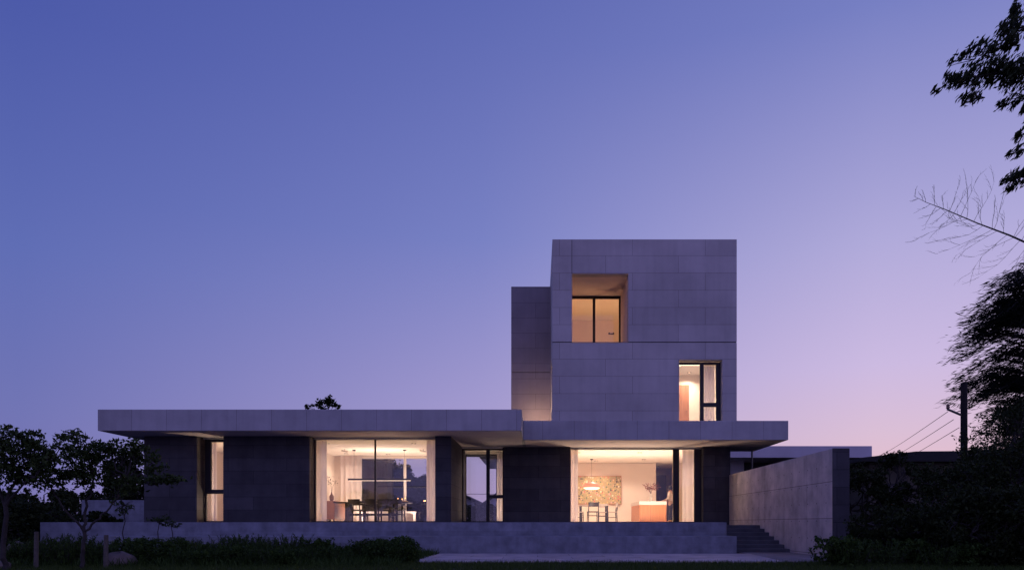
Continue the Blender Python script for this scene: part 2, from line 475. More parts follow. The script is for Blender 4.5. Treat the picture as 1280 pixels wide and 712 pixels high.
def quads(name, arr, mat, parent=None, loc=None):
    """arr: (n,4,3) float array of leaf quads -> one mesh"""
    arr = np.asarray(arr, dtype=np.float32)
    n = len(arr)
    me = bpy.data.meshes.new(name)
    me.vertices.add(n * 4); me.vertices.foreach_set('co', arr.reshape(-1))
    me.loops.add(n * 4); me.loops.foreach_set('vertex_index', np.arange(n * 4, dtype=np.int32))
    me.polygons.add(n); me.polygons.foreach_set('loop_start', np.arange(0, n * 4, 4, dtype=np.int32))
    me.update(calc_edges=True); me.validate()
    return link(name, me, mat, parent, loc=loc)


def leaf_quads(centres, length, width, direction=None, spread=1.0, jitter=0.35):
    """rhombic leaves about the given centres; direction biases where they point"""
    n = len(centres)
    d = NPR.normal(size=(n, 3)) * spread
    if direction is not None: d = d + np.asarray(direction)
    d /= np.linalg.norm(d, axis=1, keepdims=True) + 1e-9
    s = np.cross(d, NPR.normal(size=(n, 3)))
    s /= np.linalg.norm(s, axis=1, keepdims=True) + 1e-9
    k = (1 + jitter * NPR.uniform(-1, 1, (n, 1)))
    L, Wd = length * k, width * k
    up = np.cross(d, s) * Wd * 0.25
    a = centres - d * L / 2
    b = centres + s * Wd / 2 - d * L * 0.05 + up
    c = centres + d * L / 2
    e = centres - s * Wd / 2 - d * L * 0.05 + up
    return np.stack([a, b, c, e], 1)


def ball(c, r, n, hollow=0.35):
    """n points in an ellipsoid, gathered into small twiggy tufts so that gaps stay open"""
    c, r = np.asarray(c, float), np.asarray(r, float)
    m = max(4, n // 12)
    p = NPR.normal(size=(m, 3)); p /= np.linalg.norm(p, axis=1, keepdims=True)
    p *= NPR.uniform(hollow, 1, (m, 1)) ** 0.6
    t = p[NPR.integers(0, m, n)] + NPR.normal(size=(n, 3)) * 0.185
    return c + t * r


def tag(o, label, cat, group=None, kind=None):
    if kind: o['kind'] = kind
    if label: o['label'] = label
    if cat: o['category'] = cat
    if group: o['group'] = group
    return o


def structure(o, label=None):
    o['kind'] = 'structure'
    if label: o['label'] = label
    return o


def thing(name, label, cat, loc=(0, 0, 0), rz=0, group=None):
    o = bpy.data.objects.new(name, None); COL.objects.link(o)
    o.empty_display_size = 0.2
    o.location = loc; o.rotation_euler = (0, 0, rz)
    return tag(o, label, cat, group)


def children(o): return [c for c in COL.objects if c.parent == o]


def copy_tree(o, parent=None):
    c = o.copy(); COL.objects.link(c)
    c.parent = parent
    for ch in children(o): copy_tree(ch, c)
    return c


def place(o, loc, rz=0, label=None, group=None, scale=None):
    o.location = loc; o.rotation_euler = (0, 0, rz)
    if label: o['label'] = label
    if group: o['group'] = group
    if scale: o.scale = (scale,) * 3 if not hasattr(scale, '__len__') else scale
    return o


def X(px, D): return (px - 672) * D / 900
def Z(py, D): return EYE + (654.5 - py) * D / 900
def P(px, py, D): return (X(px, D), D, Z(py, D))


# ------------------------------------------------------------------ ground, paving
FL = EYE + 0.065      # indoor floor
SF = EYE + 2.85       # soffit
RT = EYE + 3.50       # roof top
L1, L2, L3, L4, LT = 22.0, 23.3, 24.4, 26.55, 25.2

g = MB()
xs = [-600, -120, -40, -20, -10, 0, 10, 20, 40, 120, 600]
ys = [-60, 0, 8, 12, 16, 20, 30, 45, 60, 100, 200, 900]
vs = [(x, y, 0 if y < 60 else -0.02 * (y - 60) / 10) for y in ys for x in xs]
fs = [(j * 11 + i, j * 11 + i + 1, (j + 1) * 11 + i + 1, (j + 1) * 11 + i) for j in range(len(ys) - 1) for i in range(10)]
g.add(vs, fs)
structure(g.build('ground', 'ground'))
pv = MB()
pv.prism([(0, 0), (1, 0), (1, 1)], 0, 1); pv.v, pv.f = [], []
def flat(poly, z0, z1):
    m = MB(); n = len(poly)
    m.add([(x, y, z0) for x, y in poly] + [(x, y, z1) for x, y in poly],
          [tuple(reversed(range(n))), tuple(range(n, 2 * n))] + [(i, (i + 1) % n, n + (i + 1) % n, n + i) for i in range(n)])
    return m
structure(flat([(-2.45, 14.9), (5.14, 14.9), (5.62, 19.195), (-3.1, 19.195)], -0.1, 0.02).build('paving', 'paving'))
structure(flat([(5.145, 14.9), (7.04, 16.0), (7.04, 20.1), (5.625, 20.1), (5.625, 19.195)], -0.1, 0.016).build('darker_paving', 'darker_paving'))  # darker paving from the diagonal edge across to the garden wall

# ------------------------------------------------------------------ terrace and steps (one thing each)
TX0, TX1 = X(50, 20.3), 5.33
terrace = thing('stone_terrace', 'long low two-tier blue-grey stone terrace under the house', 'terrace', (-4, 20.3, 0))
to = (-4, 20.3, 0)
m = MB(to); m.box(TX0, TX1, 20.3, 37.5, -0.2, FL - 0.012); m.build('upper_tier', 'plinth', terrace, 0.008)
m = MB(to); m.box(-12.0, TX1 - 0.02, 19.2, 20.297, -0.2, Z(668.8, 20.25)); m.build('lower_tier', 'plinth', terrace, 0.008)
m = MB(to); m.box(TX1 + 0.003, 7.045, 22.8, 26.3, -0.2, 0.77); m.build('landing', 'step', terrace, 0.008)
steps = thing('garden_steps', 'dark stone steps climbing beside the concrete garden wall', 'steps', (6.2, 21.4, 0))
for k in range(6):
    m = MB((6.2, 21.4, 0))
    m.box(TX1 + 0.003, 7.045, 20.1 + 0.45 * k, 20.1 + 0.45 * (k + 1) + (0 if k < 5 else -0.003), -0.1, 0.11 * (k + 1) + 0.0)
    m.build('step', 'step', steps, 0.012)

# ------------------------------------------------------------------ the house
HO = (-2.8, 26.5, 0)
house = thing('modern_house', 'flat-roofed concrete house with a tall block and lit windows', 'house', HO)
def H(): return MB(HO)
def parts(name, mat, boxes, bevel=0.0):
    for b in boxes:
        q = MB(HO); q.box(*b); q.build(name, mat, house, bevel)

# flat roofs with deep fascias
m = H(); m.box(X(122, L1), X(652, L1), L1, 30.6, SF, RT); m.build('roof_slab', 'fascia', house, 0.012)
m = H()
gx = [X(652, L1) + 0.002, 7.2, X(985.5, L3)]
m.grid(gx, [L3, 28.3, 37.2], [SF, RT], lambda i, j, k: not (i == 1 and j == 1))
m.build('canopy_slab', 'fascia', house, 0.012)
# rear eave seen through the hall
m = H(); m.box(-2.5, X(652, L1) - 0.003, 31.0, 37.2, SF, RT); m.build('rear_canopy', 'fascia', house)
# soffit linings, a few mm under the slabs
parts('soffit', 'soffit', [(X(122, L1) + 0.05, X(652, L1) - 0.05, L1 + 0.05, L2 - 0.002, SF - 0.006, SF + 0.01),
      (-2.79, X(652, L1) - 0.05, L2 + 0.002, L4 - 0.002, SF - 0.006, SF + 0.01),
      (X(652, L1) + 0.06, X(985.5, L3) - 0.05, L3 + 0.05, L4 - 0.002, SF - 0.006, SF + 0.01)])

HY = 27.8
HT = Z(567, HY)
HX = X(621, HY)
# ground floor, left wing
XL0 = X(180, L2)
SL0, SL1 = X(246, L2), X(279, L2)
WN0, WN1 = X(387, L2), X(544, L2)
PIER = -2.80
parts('dark_wall', 'dark', [(a, b, L2, L2 + 0.62, FL - 0.03, SF - 0.008) for a, b in ((XL0, SL0), (SL1, WN0), (WN1, PIER))])
m = H(); m.box(-3.0, PIER, L2 + 0.622, 28.0, FL - 0.03, SF - 0.008)
m.build('dark_wall', 'dark', house)
parts('dark_wall', 'dark', [(-3.6, -3.003, 27.8, 28.0, FL - 0.03, SF - 0.008), (-3.6, -3.4, 28.003, 29.9, FL - 0.03, SF - 0.008)])
m = H(); m.box(XL0, XL0 + 0.3, L2 + 0.622, 29.9, FL - 0.03, SF - 0.008)
m.build('dark_wall', 'dark', house)
BY = 29.6
BW0, BW1 = X(450, BY), -3.7
m = H()
m.wall_x(XL0 + 0.302, -3.602, BY, BY + 0.3, FL - 0.03, SF - 0.06, [(BW0, BW1, 0, SF - 0.12)])
m.build('rear_wall', 'plaster', house)
m = H(); m.box(-8.6, -8.35, L2 + 0.624, BY - 0.002, FL, SF - 0.06); m.build('interior_wall', 'plaster', house)
parts('interior_lining', 'plaster', [(-3.03, -3.002, L2 + 0.624, 27.78, FL, SF - 0.06), (-3.63, -3.602, 27.8, BY - 0.002, FL, SF - 0.06), (-3.6, -3.032, 27.77, 27.798, FL, SF - 0.06), (XL0 + 0.302, XL0 + 0.33, L2 + 0.624, BY - 0.002, FL, SF - 0.06),
      (-10.15, -8.602, L2 + 0.622, L2 + 0.65, FL, SF - 0.06), (-8.348, WN0 - 0.002, L2 + 0.622, L2 + 0.65, FL, SF - 0.06)])
m = H(); m.box(XL0 + 0.302, -3.002, L2 + 0.45, BY - 0.002, SF - 0.05, SF - 0.004); m.build('ceiling', 'ceil', house)
m = H(); m.box(XL0 + 0.302, -3.002, L2 + 0.45, BY + 0.3, FL - 0.011, FL + 0.0); m.build('floor', 'floor', house)

# ground floor, right wing
K0, K1 = X(713, L4), X(879, L4)
XR1 = X(913, L4)
parts('dark_wall', 'dark', [(a, b, L4, L4 + 0.42, 0.74, SF - 0.008) for a, b in ((X(629.5, L4), K0), (K1, XR1))])
m = H(); m.box(XR1 - 0.3, XR1, L4 + 0.422, 37.0, 0.74, SF - 0.008); m.build('dark_wall', 'dark', house)
KB = 33.0
m = H(); m.box(-1.30, -1.12, L4 + 0.422, KB + 0.3, FL, SF - 0.06); m.build('interior_wall', 'plaster', house)
parts('interior_lining', 'plaster', [(XR1 - 0.33, XR1 - 0.302, L4 + 0.424, 36.9, FL, SF - 0.06), (-1.1, K0 - 0.002, L4 + 0.422, L4 + 0.45, FL, SF - 0.06)])
PA0, PA1 = X(820, KB), X(842, KB)
parts('interior_wall', 'plaster', [(-1.118, PA0, KB, KB + 0.3, FL, SF - 0.06), (PA1, XR1 - 0.332, KB, KB + 0.3, FL, SF - 0.06),
      (-1.118, XR1 - 0.332, 36.6, 36.9, FL, SF - 0.06), (4.6, 4.8, KB + 0.302, 36.598, FL, SF - 0.06)])
m = H(); m.box(-1.118, XR1 - 0.302, L4 + 0.3, 36.9, SF - 0.05, SF - 0.004); m.build('ceiling', 'ceil', house)
m = H(); m.box(-1.30, XR1 - 0.302, L4 + 0.1, 36.9, FL - 0.011, FL); m.box(-2.798, -1.302, L4 + 0.1, HY + 0.2, FL - 0.011, FL); m.build('floor', 'floor', house)
# hall between the wings, glass front and back
m = H(); m.box(-2.798, -1.302, L4 + 0.1, HY + 0.2, SF - 0.05, SF - 0.004); m.build('ceiling', 'ceil', house)
m = H(); m.wall_x(-2.798, -1.302, HY, HY + 0.2, FL, SF - 0.052, [(-2.797, HX, 0, HT)]); m.build('rear_wall', 'plaster', house)
m = H(); m.box(-2.797, -2.79, L4 + 0.4, HY - 0.002, FL, SF - 0.052); m.build('interior_lining', 'dark', house)


def window(y, d, x0, x1, z0, z1, t=0.05, mull=(), bars=(), panes=(), top=None, mat='frame'):
    """frame bars (mesh part 'window') with panes as sub-parts; mull: (x, width); bars: (xa, xb, z, height)"""
    m = H()
    tt = top if top else t
    m.box(x0, x1, y, y + d, z1 - tt, z1); m.box(x0, x1, y, y + d, z0, z0 + t)
    m.box(x0, x0 + t, y + 0.001, y + d - 0.001, z0 + t, z1 - tt); m.box(x1 - t, x1, y + 0.001, y + d - 0.001, z0 + t, z1 - tt)
    for x, w in mull: m.box(x - w / 2, x + w / 2, y + 0.002, y + d - 0.002, z0 + t, z1 - tt)
    for xa, xb, z, h in bars: m.box(xa, xb, y + 0.003, y + d - 0.003, z - h / 2, z + h / 2)
    f = m.build('window', mat, house, 0.004)
    for xa, xb, za, zb in panes:
        q = H(); q.box(xa, xb, y + d / 2 - 0.006, y + d / 2 + 0.006, za, zb); q.build('pane', 'glass', f)
    return f


# slot window: solid side sash, upper light, lower light
YS = L2 + 0.5
zt, zb = SF - 0.06, FL + 0.002
t1 = Z(614, YS)
window(YS, 0.09, SL0 + 0.03, SL1, FL, SF - 0.01, 0.04, [], [(SL0 + 0.07, SL1 - 0.02, t1, 0.14), (SL0 + 0.06, X(263.5, YS), (t1 + zt) / 2 + 0.035, zt - t1 - 0.07)],
       [(X(263.5, YS), SL1 - 0.04, t1 + 0.07, zt), (SL0 + 0.07, SL1 - 0.04, FL + 0.04, t1 - 0.07)], 0.13)
# dining room window
YD = L2 + 0.5
xm = X(468.8, YD)
window(YD, 0.09, WN0 + 0.004, WN1 - 0.004, FL, SF - 0.01, 0.035, [(xm, 0.05)], [],
       [(WN0 + 0.04, xm - 0.025, FL + 0.035, SF - 0.06), (xm + 0.025, WN1 - 0.04, FL + 0.035, SF - 0.06)], 0.05)
# hall glass door and side light
YH = L4 + 0.2
xm1, xm2 = X(610, YH), X(629.2, YH)
tb = Z(620, YH)
window(YH, 0.09, PIER + 0.004, xm2 + 0.02, FL, SF - 0.01, 0.045, [(xm1, 0.13)], [(xm1, xm2, tb, 0.13)],
       [(PIER + 0.05, xm1 - 0.065, FL + 0.045, SF - 0.1), (xm1 + 0.065, xm2 - 0.02, tb + 0.065, SF - 0.1), (xm1 + 0.065, xm2 - 0.02, FL + 0.045, tb - 0.065)], 0.10)
# rear glass of dining room and hall
window(BY + 0.12, 0.06, BW0, BW1, FL, SF - 0.12, 0.04, [(X(505.5, BY), 0.11)], [],
       [(BW0 + 0.04, X(505.5, BY) - 0.055, FL + 0.04, SF - 0.16), (X(505.5, BY) + 0.055, BW1 - 0.04, FL + 0.04, SF - 0.16)], mat='white')
window(HY + 0.08, 0.06, -2.79, HX, FL, HT, 0.03, [], [], [(-2.76, HX - 0.03, FL + 0.03, HT - 0.03)])
# kitchen window: fixed light, post, casement
YK = L4 + 0.33
xa, xb, xc, xd = X(841.5, YK), X(849, YK), X(868, YK), X(876, YK)
window(YK, 0.10, K0, K1 - 0.002, FL, SF - 0.01, 0.03, [((xa + xb) / 2, xb - xa), ((xc + xd) / 2 + 0.02, xd - xc + 0.04)],
       [], [(K0 + 0.03, xa, FL + 0.03, SF - 0.07), (xb, xc, FL + 0.06, SF - 0.12)], 0.06)

# tower
TX, TXR = X(690.5, LT), X(921, LT)
TT = Z(299, LT)
JZ = Z(427.5, LT)
TB = 33.0
LG0, LG1, LGT = X(715, LT), X(785.4, LT), Z(342, LT)
TW0, TW1, TWT = X(849, LT), X(903, LT), Z(449.5, LT)
m = H(); m.wall_x(TX, TXR, LT, LT + 0.36, JZ + 0.012, TT, [(LG0, LG1, 0, LGT)]); m.build('tower_wall', 'tower', house, 0.006)
m = H(); m.wall_x(TX, TXR, LT, LT + 0.36, RT, JZ - 0.012, [(TW0, TW1, 0, TWT)]); m.build('tower_wall', 'tower', house, 0.006)
# recessed shadow joint
m = H(); m.box(TX + 0.02, TXR - 0.02, LT + 0.03, LT + 0.33, JZ - 0.012, JZ + 0.012); m.build('shadow_joint', 'black', house)
SW = (26.0, 28.0, RT + 0.7, RT + 2.5)
m = H(); m.wall_y(TX, TX + 0.33, LT + 0.362, TB, RT, TT, [SW]); m.build('tower_wall', 'tower', house)
parts('tower_wall', 'tower', [(TXR - 0.33, TXR, LT + 0.362, TB, RT, TT), (TX + 0.332, TXR - 0.332, TB - 0.33, TB, RT, TT)])
parts('tower_roof', 'tower', [(TX + 0.332, TXR - 0.332, LT + 0.362, TB - 0.332, TT - 0.3, TT - 0.03)])
m = H(); m.box(TX + 0.332, TXR - 0.332, LT + 0.362, TB - 0.332, JZ - 0.3, JZ - 0.02); m.build('middle_floor', 'ceil', house)
# front vertical joint at the loggia's left edge
m = H(); m.box(LG0 - 0.012, LG0 + 0.004, LT - 0.004, LT + 0.01, LGT, TT - 0.02); m.build('shadow_joint', 'black', house)
# loggia
YL = 27.6
WI1 = LG1 + 0.015
parts('loggia_lining', 'soffit', [(LG0 - 0.25, LG0 - 0.003, LT + 0.362, YL + 0.2, JZ, TT - 0.302), (WI1, WI1 + 0.25, LT + 0.362, YL + 0.2, JZ, TT - 0.302)])
parts('loggia_soffit', 'soffit', [(LG0 - 0.002, WI1 - 0.002, LT + 0.362, YL + 0.2, LGT + 0.001, LGT + 0.25)])
parts('interior_wall', 'plaster', [(TX + 0.34, LG0 - 0.252, YL, YL + 0.2, JZ, TT - 0.302), (WI1 + 0.252, TXR - 0.34, YL, YL + 0.2, JZ, TT - 0.302)])
xm = X(742.5, YL + 0.1)
window(YL + 0.06, 0.09, LG0, WI1 - 0.003, JZ + 0.01, LGT - 0.002, 0.06, [(xm, 0.1)], [],
       [(LG0 + 0.06, xm - 0.05, JZ + 0.07, LGT - 0.09), (xm + 0.05, WI1 - 0.06, JZ + 0.07, LGT - 0.09)], 0.09)
# upper room lining, tower room lining
parts('interior_lining', 'plaster', [(TX + 0.335, TXR - 0.335, 31.0, 31.2, JZ, TT - 0.302), (TX + 0.335, TX + 0.36, YL + 0.202, 30.998, JZ, TT - 0.302),
      (TXR - 0.36, TXR - 0.335, YL + 0.202, 30.998, JZ, TT - 0.302)])
m = H(); m.box(TX + 0.335, TXR - 0.335, YL + 0.202, 30.998, LGT + 0.002, LGT + 0.2); m.build('ceiling', 'ceil', house)
R1F = RT + 0.02
parts('interior_lining', 'plaster', [(TX + 0.335, TXR - 0.335, 29.0, 29.2, R1F, JZ - 0.302), (TXR - 0.36, TXR - 0.335, LT + 0.364, 28.998, R1F, JZ - 0.302)])
m = H(); m.box(TX + 0.335, TXR - 0.335, LT + 0.364, 29.0, JZ - 0.36, JZ - 0.302); m.build('ceiling', 'ceil', house)
# lower tower window: fixed light, casement in two parts
YT = LT + 0.24
x1, x2, x3 = X(875.5, YT), X(879.5, YT), X(895.5, YT)
tb = Z(505.5, YT)
window(YT, 0.09, TW0 + 0.004, TW1 - 0.004, RT, Z(452.5, YT), 0.04, [((x1 + x2) / 2 + 0.0, x2 - x1 + 0.02), ((x3 + TW1) / 2 - 0.02, TW1 - x3 - 0.03)],
       [(x2, x3, tb, 0.14)], [(TW0 + 0.04, x1, RT + 0.04, Z(454, YT)), (x2, x3, tb + 0.07, Z(457.5, YT)), (x2, x3, RT + 0.04, tb - 0.07)], 0.08)
# side window of the tower, hidden from the front, that lights the setback block
sw = H()
sw.wall_y(TX + 0.1, TX + 0.18, SW[0], SW[1], SW[2], SW[3], [(SW[0] + 0.06, SW[1] - 0.06, SW[2] + 0.06, SW[3] - 0.06)])
f = sw.build('window', 'frame', house)
q = H(); q.box(TX + 0.134, TX + 0.146, SW[0] + 0.06, SW[1] - 0.06, SW[2] + 0.06, SW[3] - 0.06); q.build('pane', 'glass', f)
# set-back block left of the tower
SB0, SB1, SBY = X(639, 28.6), TX - 0.003, 28.6
SBT, SBJ = Z(358, 28.6), Z(465, 28.6)
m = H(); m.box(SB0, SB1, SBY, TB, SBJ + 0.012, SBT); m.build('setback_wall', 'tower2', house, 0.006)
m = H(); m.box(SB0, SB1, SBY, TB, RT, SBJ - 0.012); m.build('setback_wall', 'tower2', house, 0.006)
m = H(); m.box(SB0 + 0.03, SB1 - 0.03, SBY + 0.03, TB - 0.03, SBJ - 0.012, SBJ + 0.012); m.build('shadow_joint', 'black', house)

# door of the tower room
door = H(); door.box(X(848, 29), X(861, 29), 28.95, 28.998, R1F, Z(481, 29)); d_ = door.build('door', 'rwood', house, 0.004)
q = H(); q.tube([(X(858.5, 29), 28.93, R1F + 1.0), (X(857, 29), 28.93, R1F + 1.0)], 0.012); q.build('handle', 'steel', d_)
# slim steel post under the canopy's right corner
m = H(); m.tube([(X(940, 28.0), 28.0, 0.0), (X(940, 28.0), 28.0, SF)], 0.035, 8); m.build('post', 'steel', house)

# ------------------------------------------------------------------ interior lamps
WARM = (1.0, 0.725, 0.55)
def downlight_proto():
    o = thing('ceiling_downlight', 'small round recessed ceiling downlight in lit room', 'ceiling light', (0, 0, 0), 0, 'recessed ceiling downlights')
    m = MB(); m.lathe([(0.062, 0.0), (0.085, 0.0), (0.085, -0.012), (0.062, -0.012), (0.062, 0.0)], n=20); m.build('trim_ring', 'steel', o)
    m = MB(); m.lathe([(0.060, -0.003), (0.060, -0.006)], n=20); m.build('diffuser', 'lamp', o)
    return o


def add_light(parent, loc, power, size, color=WARM, spread=135, rot=(0, 0, 0), sy=None, name='light'):
    d = bpy.data.lights.new(name, 'AREA'); d.energy = power; d.color = color
    d.shape = 'RECTANGLE' if sy else 'DISK'; d.size = size
    if sy: d.size_y = sy
    d.spread = R(spread)
    o = bpy.data.objects.new(name, d); COL.objects.link(o)
    o.parent = parent; o.location = loc; o.rotation_euler = rot
    return o


DL = downlight_proto()
CZ1 = SF - 0.05
spots = []   # (x, y, z, power, label)
for x, y in ((-7.3, 25.0), (-4.3, 25.0), (-7.6, 28.6), (-4.3, 28.6), (-6.0, 28.9)):
    spots.append((x, y, CZ1, 20, 'small recessed downlight in the ceiling over the long dark dining table'))
for x, y in ((-9.4, 25.3), (-10.6, 26.0)):
    spots.append((x, y, CZ1, 16, 'small recessed downlight in the ceiling behind the narrow slot window'))
for x, y in ((1.6, 28.2), (4.0, 28.2), (6.1, 28.4), (2.6, 31.9), (4.6, 31.2), (0.2, 30.0)):
    spots.append((x, y, CZ1, 58, 'small recessed downlight in the ceiling over the kitchen and island'))
spots.append((5.8, 34.8, CZ1, 5, 'lone recessed downlight in the dim passage behind the kitchen'))
for x in (-2.2,):
    spots.append((x, 27.2, CZ1, 12, 'lone recessed downlight in the glazed hall between the two wings'))
for x, y in ((5.4, 27.3), (3.2, 27.4), (1.6, 27.0), (6.0, 28.5)):
    spots.append((x, y, JZ - 0.361, 42, 'small recessed downlight in the ceiling of the lower tower room'))
UPS = []
for i, (x, y, z, pw, lab) in enumerate(spots):
    o = DL if i == 0 else copy_tree(DL)
    place(o, (x, y, z), 0, lab, lab.replace('small recessed downlight in', 'downlights in').replace('lone ', ''))
for o, s in zip([o for o in COL.objects if o.name.split('.')[0] == 'ceiling_downlight'], spots):
    add_light(o, (0, 0, -0.02), s[3], 0.11, (1.0, 0.56, 0.29) if 'upper' in s[4] else WARM)

# unseen fill lights added in the floors to brighten ceilings and soffits
ug = 'added fill lights in the house floors'
first = None
for x, y, z, pw, lab in ((-7.2, 28.75, FL, 30, 'added fill light flush in the dining room floor before the lit rear curtain'), (-4.6, 28.6, FL, 52, 'added fill light flush in the dining room floor by the rear glass'),
                         (2.2, 28.2, FL, 100, 'round uplight flush in the kitchen floor by the window\'s left half'), (4.6, 28.2, FL, 100, 'round uplight flush in the kitchen floor by the window\'s right half'),
                         (-7.75, 24.75, FL, 13, 'added fill light flush in the dining room floor behind the left window curtain'),
                         (-3.5, 24.75, FL, 15, 'added fill light flush in the dining room floor behind the right window curtain'),
                         (5.75, 27.75, FL, 26, 'added fill light flush in the kitchen floor behind the casement curtain'),
                         (1.25, 27.75, FL, 12, 'added fill light flush in the kitchen floor behind the left curtain'),
                         (6.3, 26.4, R1F, 14, 'added fill light flush in the lower room floor, by the casement up the building'),
                         (-1.75, 27.1, FL, 26, 'added fill light flush in the floor of the glazed hall'),
                         (-10.0, 24.8, FL, 68, 'added fill light flush in the floor behind the slot window'),
                         (1.7, 28.3, JZ, 31, 'added fill light flush in the upper tower room floor, left of the bed'), (4.2, 28.8, JZ, 31, 'added fill light flush in the upper tower room floor, right of the bed')):
    if first is None:
        first = thing('fill_uplight', lab, 'floor light')
        m = MB(); m.lathe([(0.075, 0.0), (0.10, 0.0), (0.10, 0.004), (0.075, 0.004), (0.075, 0.0)], n=20); m.build('trim_ring', 'steel', first)
        m = MB(); m.lathe([(0.074, 0.0005), (0.074, 0.002)], n=20); m.build('diffuser', 'lamp', first)
        o = first
    else: o = copy_tree(first)
    place(o, (x, y, z), 0, lab, ug)
    ups_ = (o, pw)
    UPS.append(ups_)
for o, pw in UPS: add_light(o, (0, 0, 0.012), pw, 0.13, (1.0, 0.50, 0.25) if 'upper tower' in o['label'] else WARM, 178, (R(180), 0, 0))
ru = thing('roof_uplight', 'small uplight on the flat roof washing the setback wall', 'roof light', (0.12, 27.5, RT))
m = MB(); m.lathe([(0.06, 0.0), (0.06, 0.10), (0.045, 0.12), (0.045, 0.11), (0.0001, 0.11)], n=16); m.build('housing', 'steel', ru)
add_light(ru, (0, 0.0, 0.14), 24, 0.09, (1.0, 0.60, 0.40), 150, (R(125), 0, R(12)))

# long bar lamp over the dining table
lx0, lx1 = X(435, 27.2), X(514, 27.2)
bar = thing('linear_pendant', 'long thin dark bar lamp hanging over the dining table', 'pendant lamp', ((lx0 + lx1) / 2, 27.2, Z(600, 27.2)))
hl = (lx1 - lx0) / 2
m = MB(); m.box(-hl, hl, -0.03, 0.03, 0.0, 0.075); m.build('lamp_body', 'black', bar, 0.004)
m = MB(); m.box(-hl + 0.03, hl - 0.03, -0.022, 0.022, -0.016, -0.001); m.build('light_strip', 'strip', bar)
hz = CZ1 - Z(600, 27.2)
for px in (442.6, 505.7):
    x = X(px, 27.2) - (lx0 + lx1) / 2
    m = MB(); m.tube([(x, 0, 0.06), (x, 0, hz - 0.03)], 0.004, 6); m.build('cable', 'black', bar)
    m = MB(); m.lathe([(0.06, hz), (0.06, hz - 0.03), (0.03, hz - 0.04)], x, 0, 0, 16); m.build('ceiling_cap', 'black', bar)
add_light(bar, (0, 0, -0.018), 12, hl * 1.9, sy=0.04)
add_light(bar, (0, 0, 0.082), 42, hl * 1.9, WARM, 178, (R(180), 0, 0), 0.04)  # upward light added on top of the bar to brighten the ceiling

# red pendant
pl = thing('dome_pendant', 'shallow red dome lamp hanging over the breakfast table', 'pendant lamp', (X(739.5, 31), 31, Z(609, 31)))
m = MB(); m.lathe([(0.37, 0.0), (0.385, 0.03), (0.37, 0.10), (0.30, 0.17), (0.18, 0.215), (0.05, 0.235), (0.0001, 0.235)], n=32); m.build('lamp_shade', 'red', pl, smooth=True)
m = MB(); m.lathe([(0.355, 0.02), (0.34, -0.03), (0.26, -0.065), (0.10, -0.085), (0.0001, -0.088)], n=32); m.build('diffuser', 'lamp', pl, smooth=True)
hz = CZ1 - Z(609, 31)
m = MB(); m.tube([(0, 0, 0.235), (0, 0, hz - 0.03)], 0.005, 6); m.build('cord', 'black', pl)
m = MB(); m.lathe([(0.07, hz), (0.07, hz - 0.03), (0.02, hz - 0.05)], n=16); m.build('ceiling_cap', 'black', pl)
add_light(pl, (0, 0, -0.10), 22, 0.5)

# cove strip at the window head of the tower room
cove = thing('cove_light', 'thin lit cove strip along the ceiling of the lower tower room', 'cove light', (5.6, 27.0, JZ - 0.362))
m = MB(); m.box(-0.95, 0.95, -0.03, 0.03, -0.02, 0); m.build('channel', 'steel', cove)
m = MB(); m.box(-0.93, 0.93, -0.025, 0.025, -0.05, -0.0205); m.build('diffuser', 'cove', cove)
add_light(cove, (0, 0, -0.06), 20, 1.8, sy=0.05)

# ------------------------------------------------------------------ curtains
def curtain(x0, x1, y, z0, z1, label, waves=None, amp=0.045, axis='x', gather=0.0, group=None):
    n = 10 * (waves or max(2, int(abs(x1 - x0) / 0.19)))
    w = waves or max(2, int(abs(x1 - x0) / 0.19))
    o = MB(((x0 + x1) / 2, y, z0))
    rows = 7
    vs, fs = [], []
    ph = random.random() * 6
    for s in (0, 1):
        for r in range(rows):
            t = r / (rows - 1)
            z = z0 + (z1 - z0) * t
            for i in range(n + 1):
                u = i / n
                a = amp * (1.0 - 0.25 * t) * (math.sin(u * w * 2 * math.pi + ph) + 0.30 * math.sin(u * w * 2.3 + ph * 2 + 0.4 * t))
                xx = x0 + (x1 - x0) * (u + gather * (0.5 - u) * math.sin(t * math.pi))
                vs.append((xx, y + a + s * 0.004, z))
    S = rows * (n + 1)
    for s in (0, 1):
        for r in range(rows - 1):
            for i in range(n):
                a = s * S + r * (n + 1) + i
                q = (a, a + 1, a + n + 2, a + n + 1)
                fs.append(q if s == 0 else tuple(reversed(q)))
    for r in range(rows - 1):
        a = r * (n + 1); b = a + n
        fs.append((a + n + 1, S + a + n + 1, S + a, a)); fs.append((b, S + b, S + b + n + 1, b + n + 1))
    o.add(vs, fs)
    c = o.build('curtain', 'curtain', None, smooth=True)
    return tag(c, label, 'curtain', group)


ct = SF - 0.055
YC = L2 + 0.78
curtain(X(390, YC), X(408, YC), YC, FL + 0.02, ct, 'white sheer curtain drawn to the left end of the dining window')
curtain(X(533, YC), X(547, YC), YC, FL + 0.02, ct, 'white sheer curtain drawn to the right end of the dining window')
curtain(X(425, 29.35), X(452, 29.35), 29.4, FL + 0.02, ct, 'brightly lit white curtain at the back of the dining room', amp=0.06)
curtain(X(621, 27.65), X(628, 27.65), 27.65, FL + 0.02, ct, 'white curtain at the back of the glazed hall')
YC = L4 + 0.62
curtain(X(712, YC), X(722.5, YC), YC, FL + 0.02, ct, 'white sheer curtain drawn to the left end of the kitchen window')
curtain(X(853, YC), X(870, YC), YC, FL + 0.02, ct, 'white sheer curtain behind the casement right of the kitchen window')
YC = L2 + 0.8
curtain(X(254.5, YC), X(271, YC), YC, FL + 0.02, ct, 'pale curtain on the left of the narrow slot window')
YC = LT + 0.55
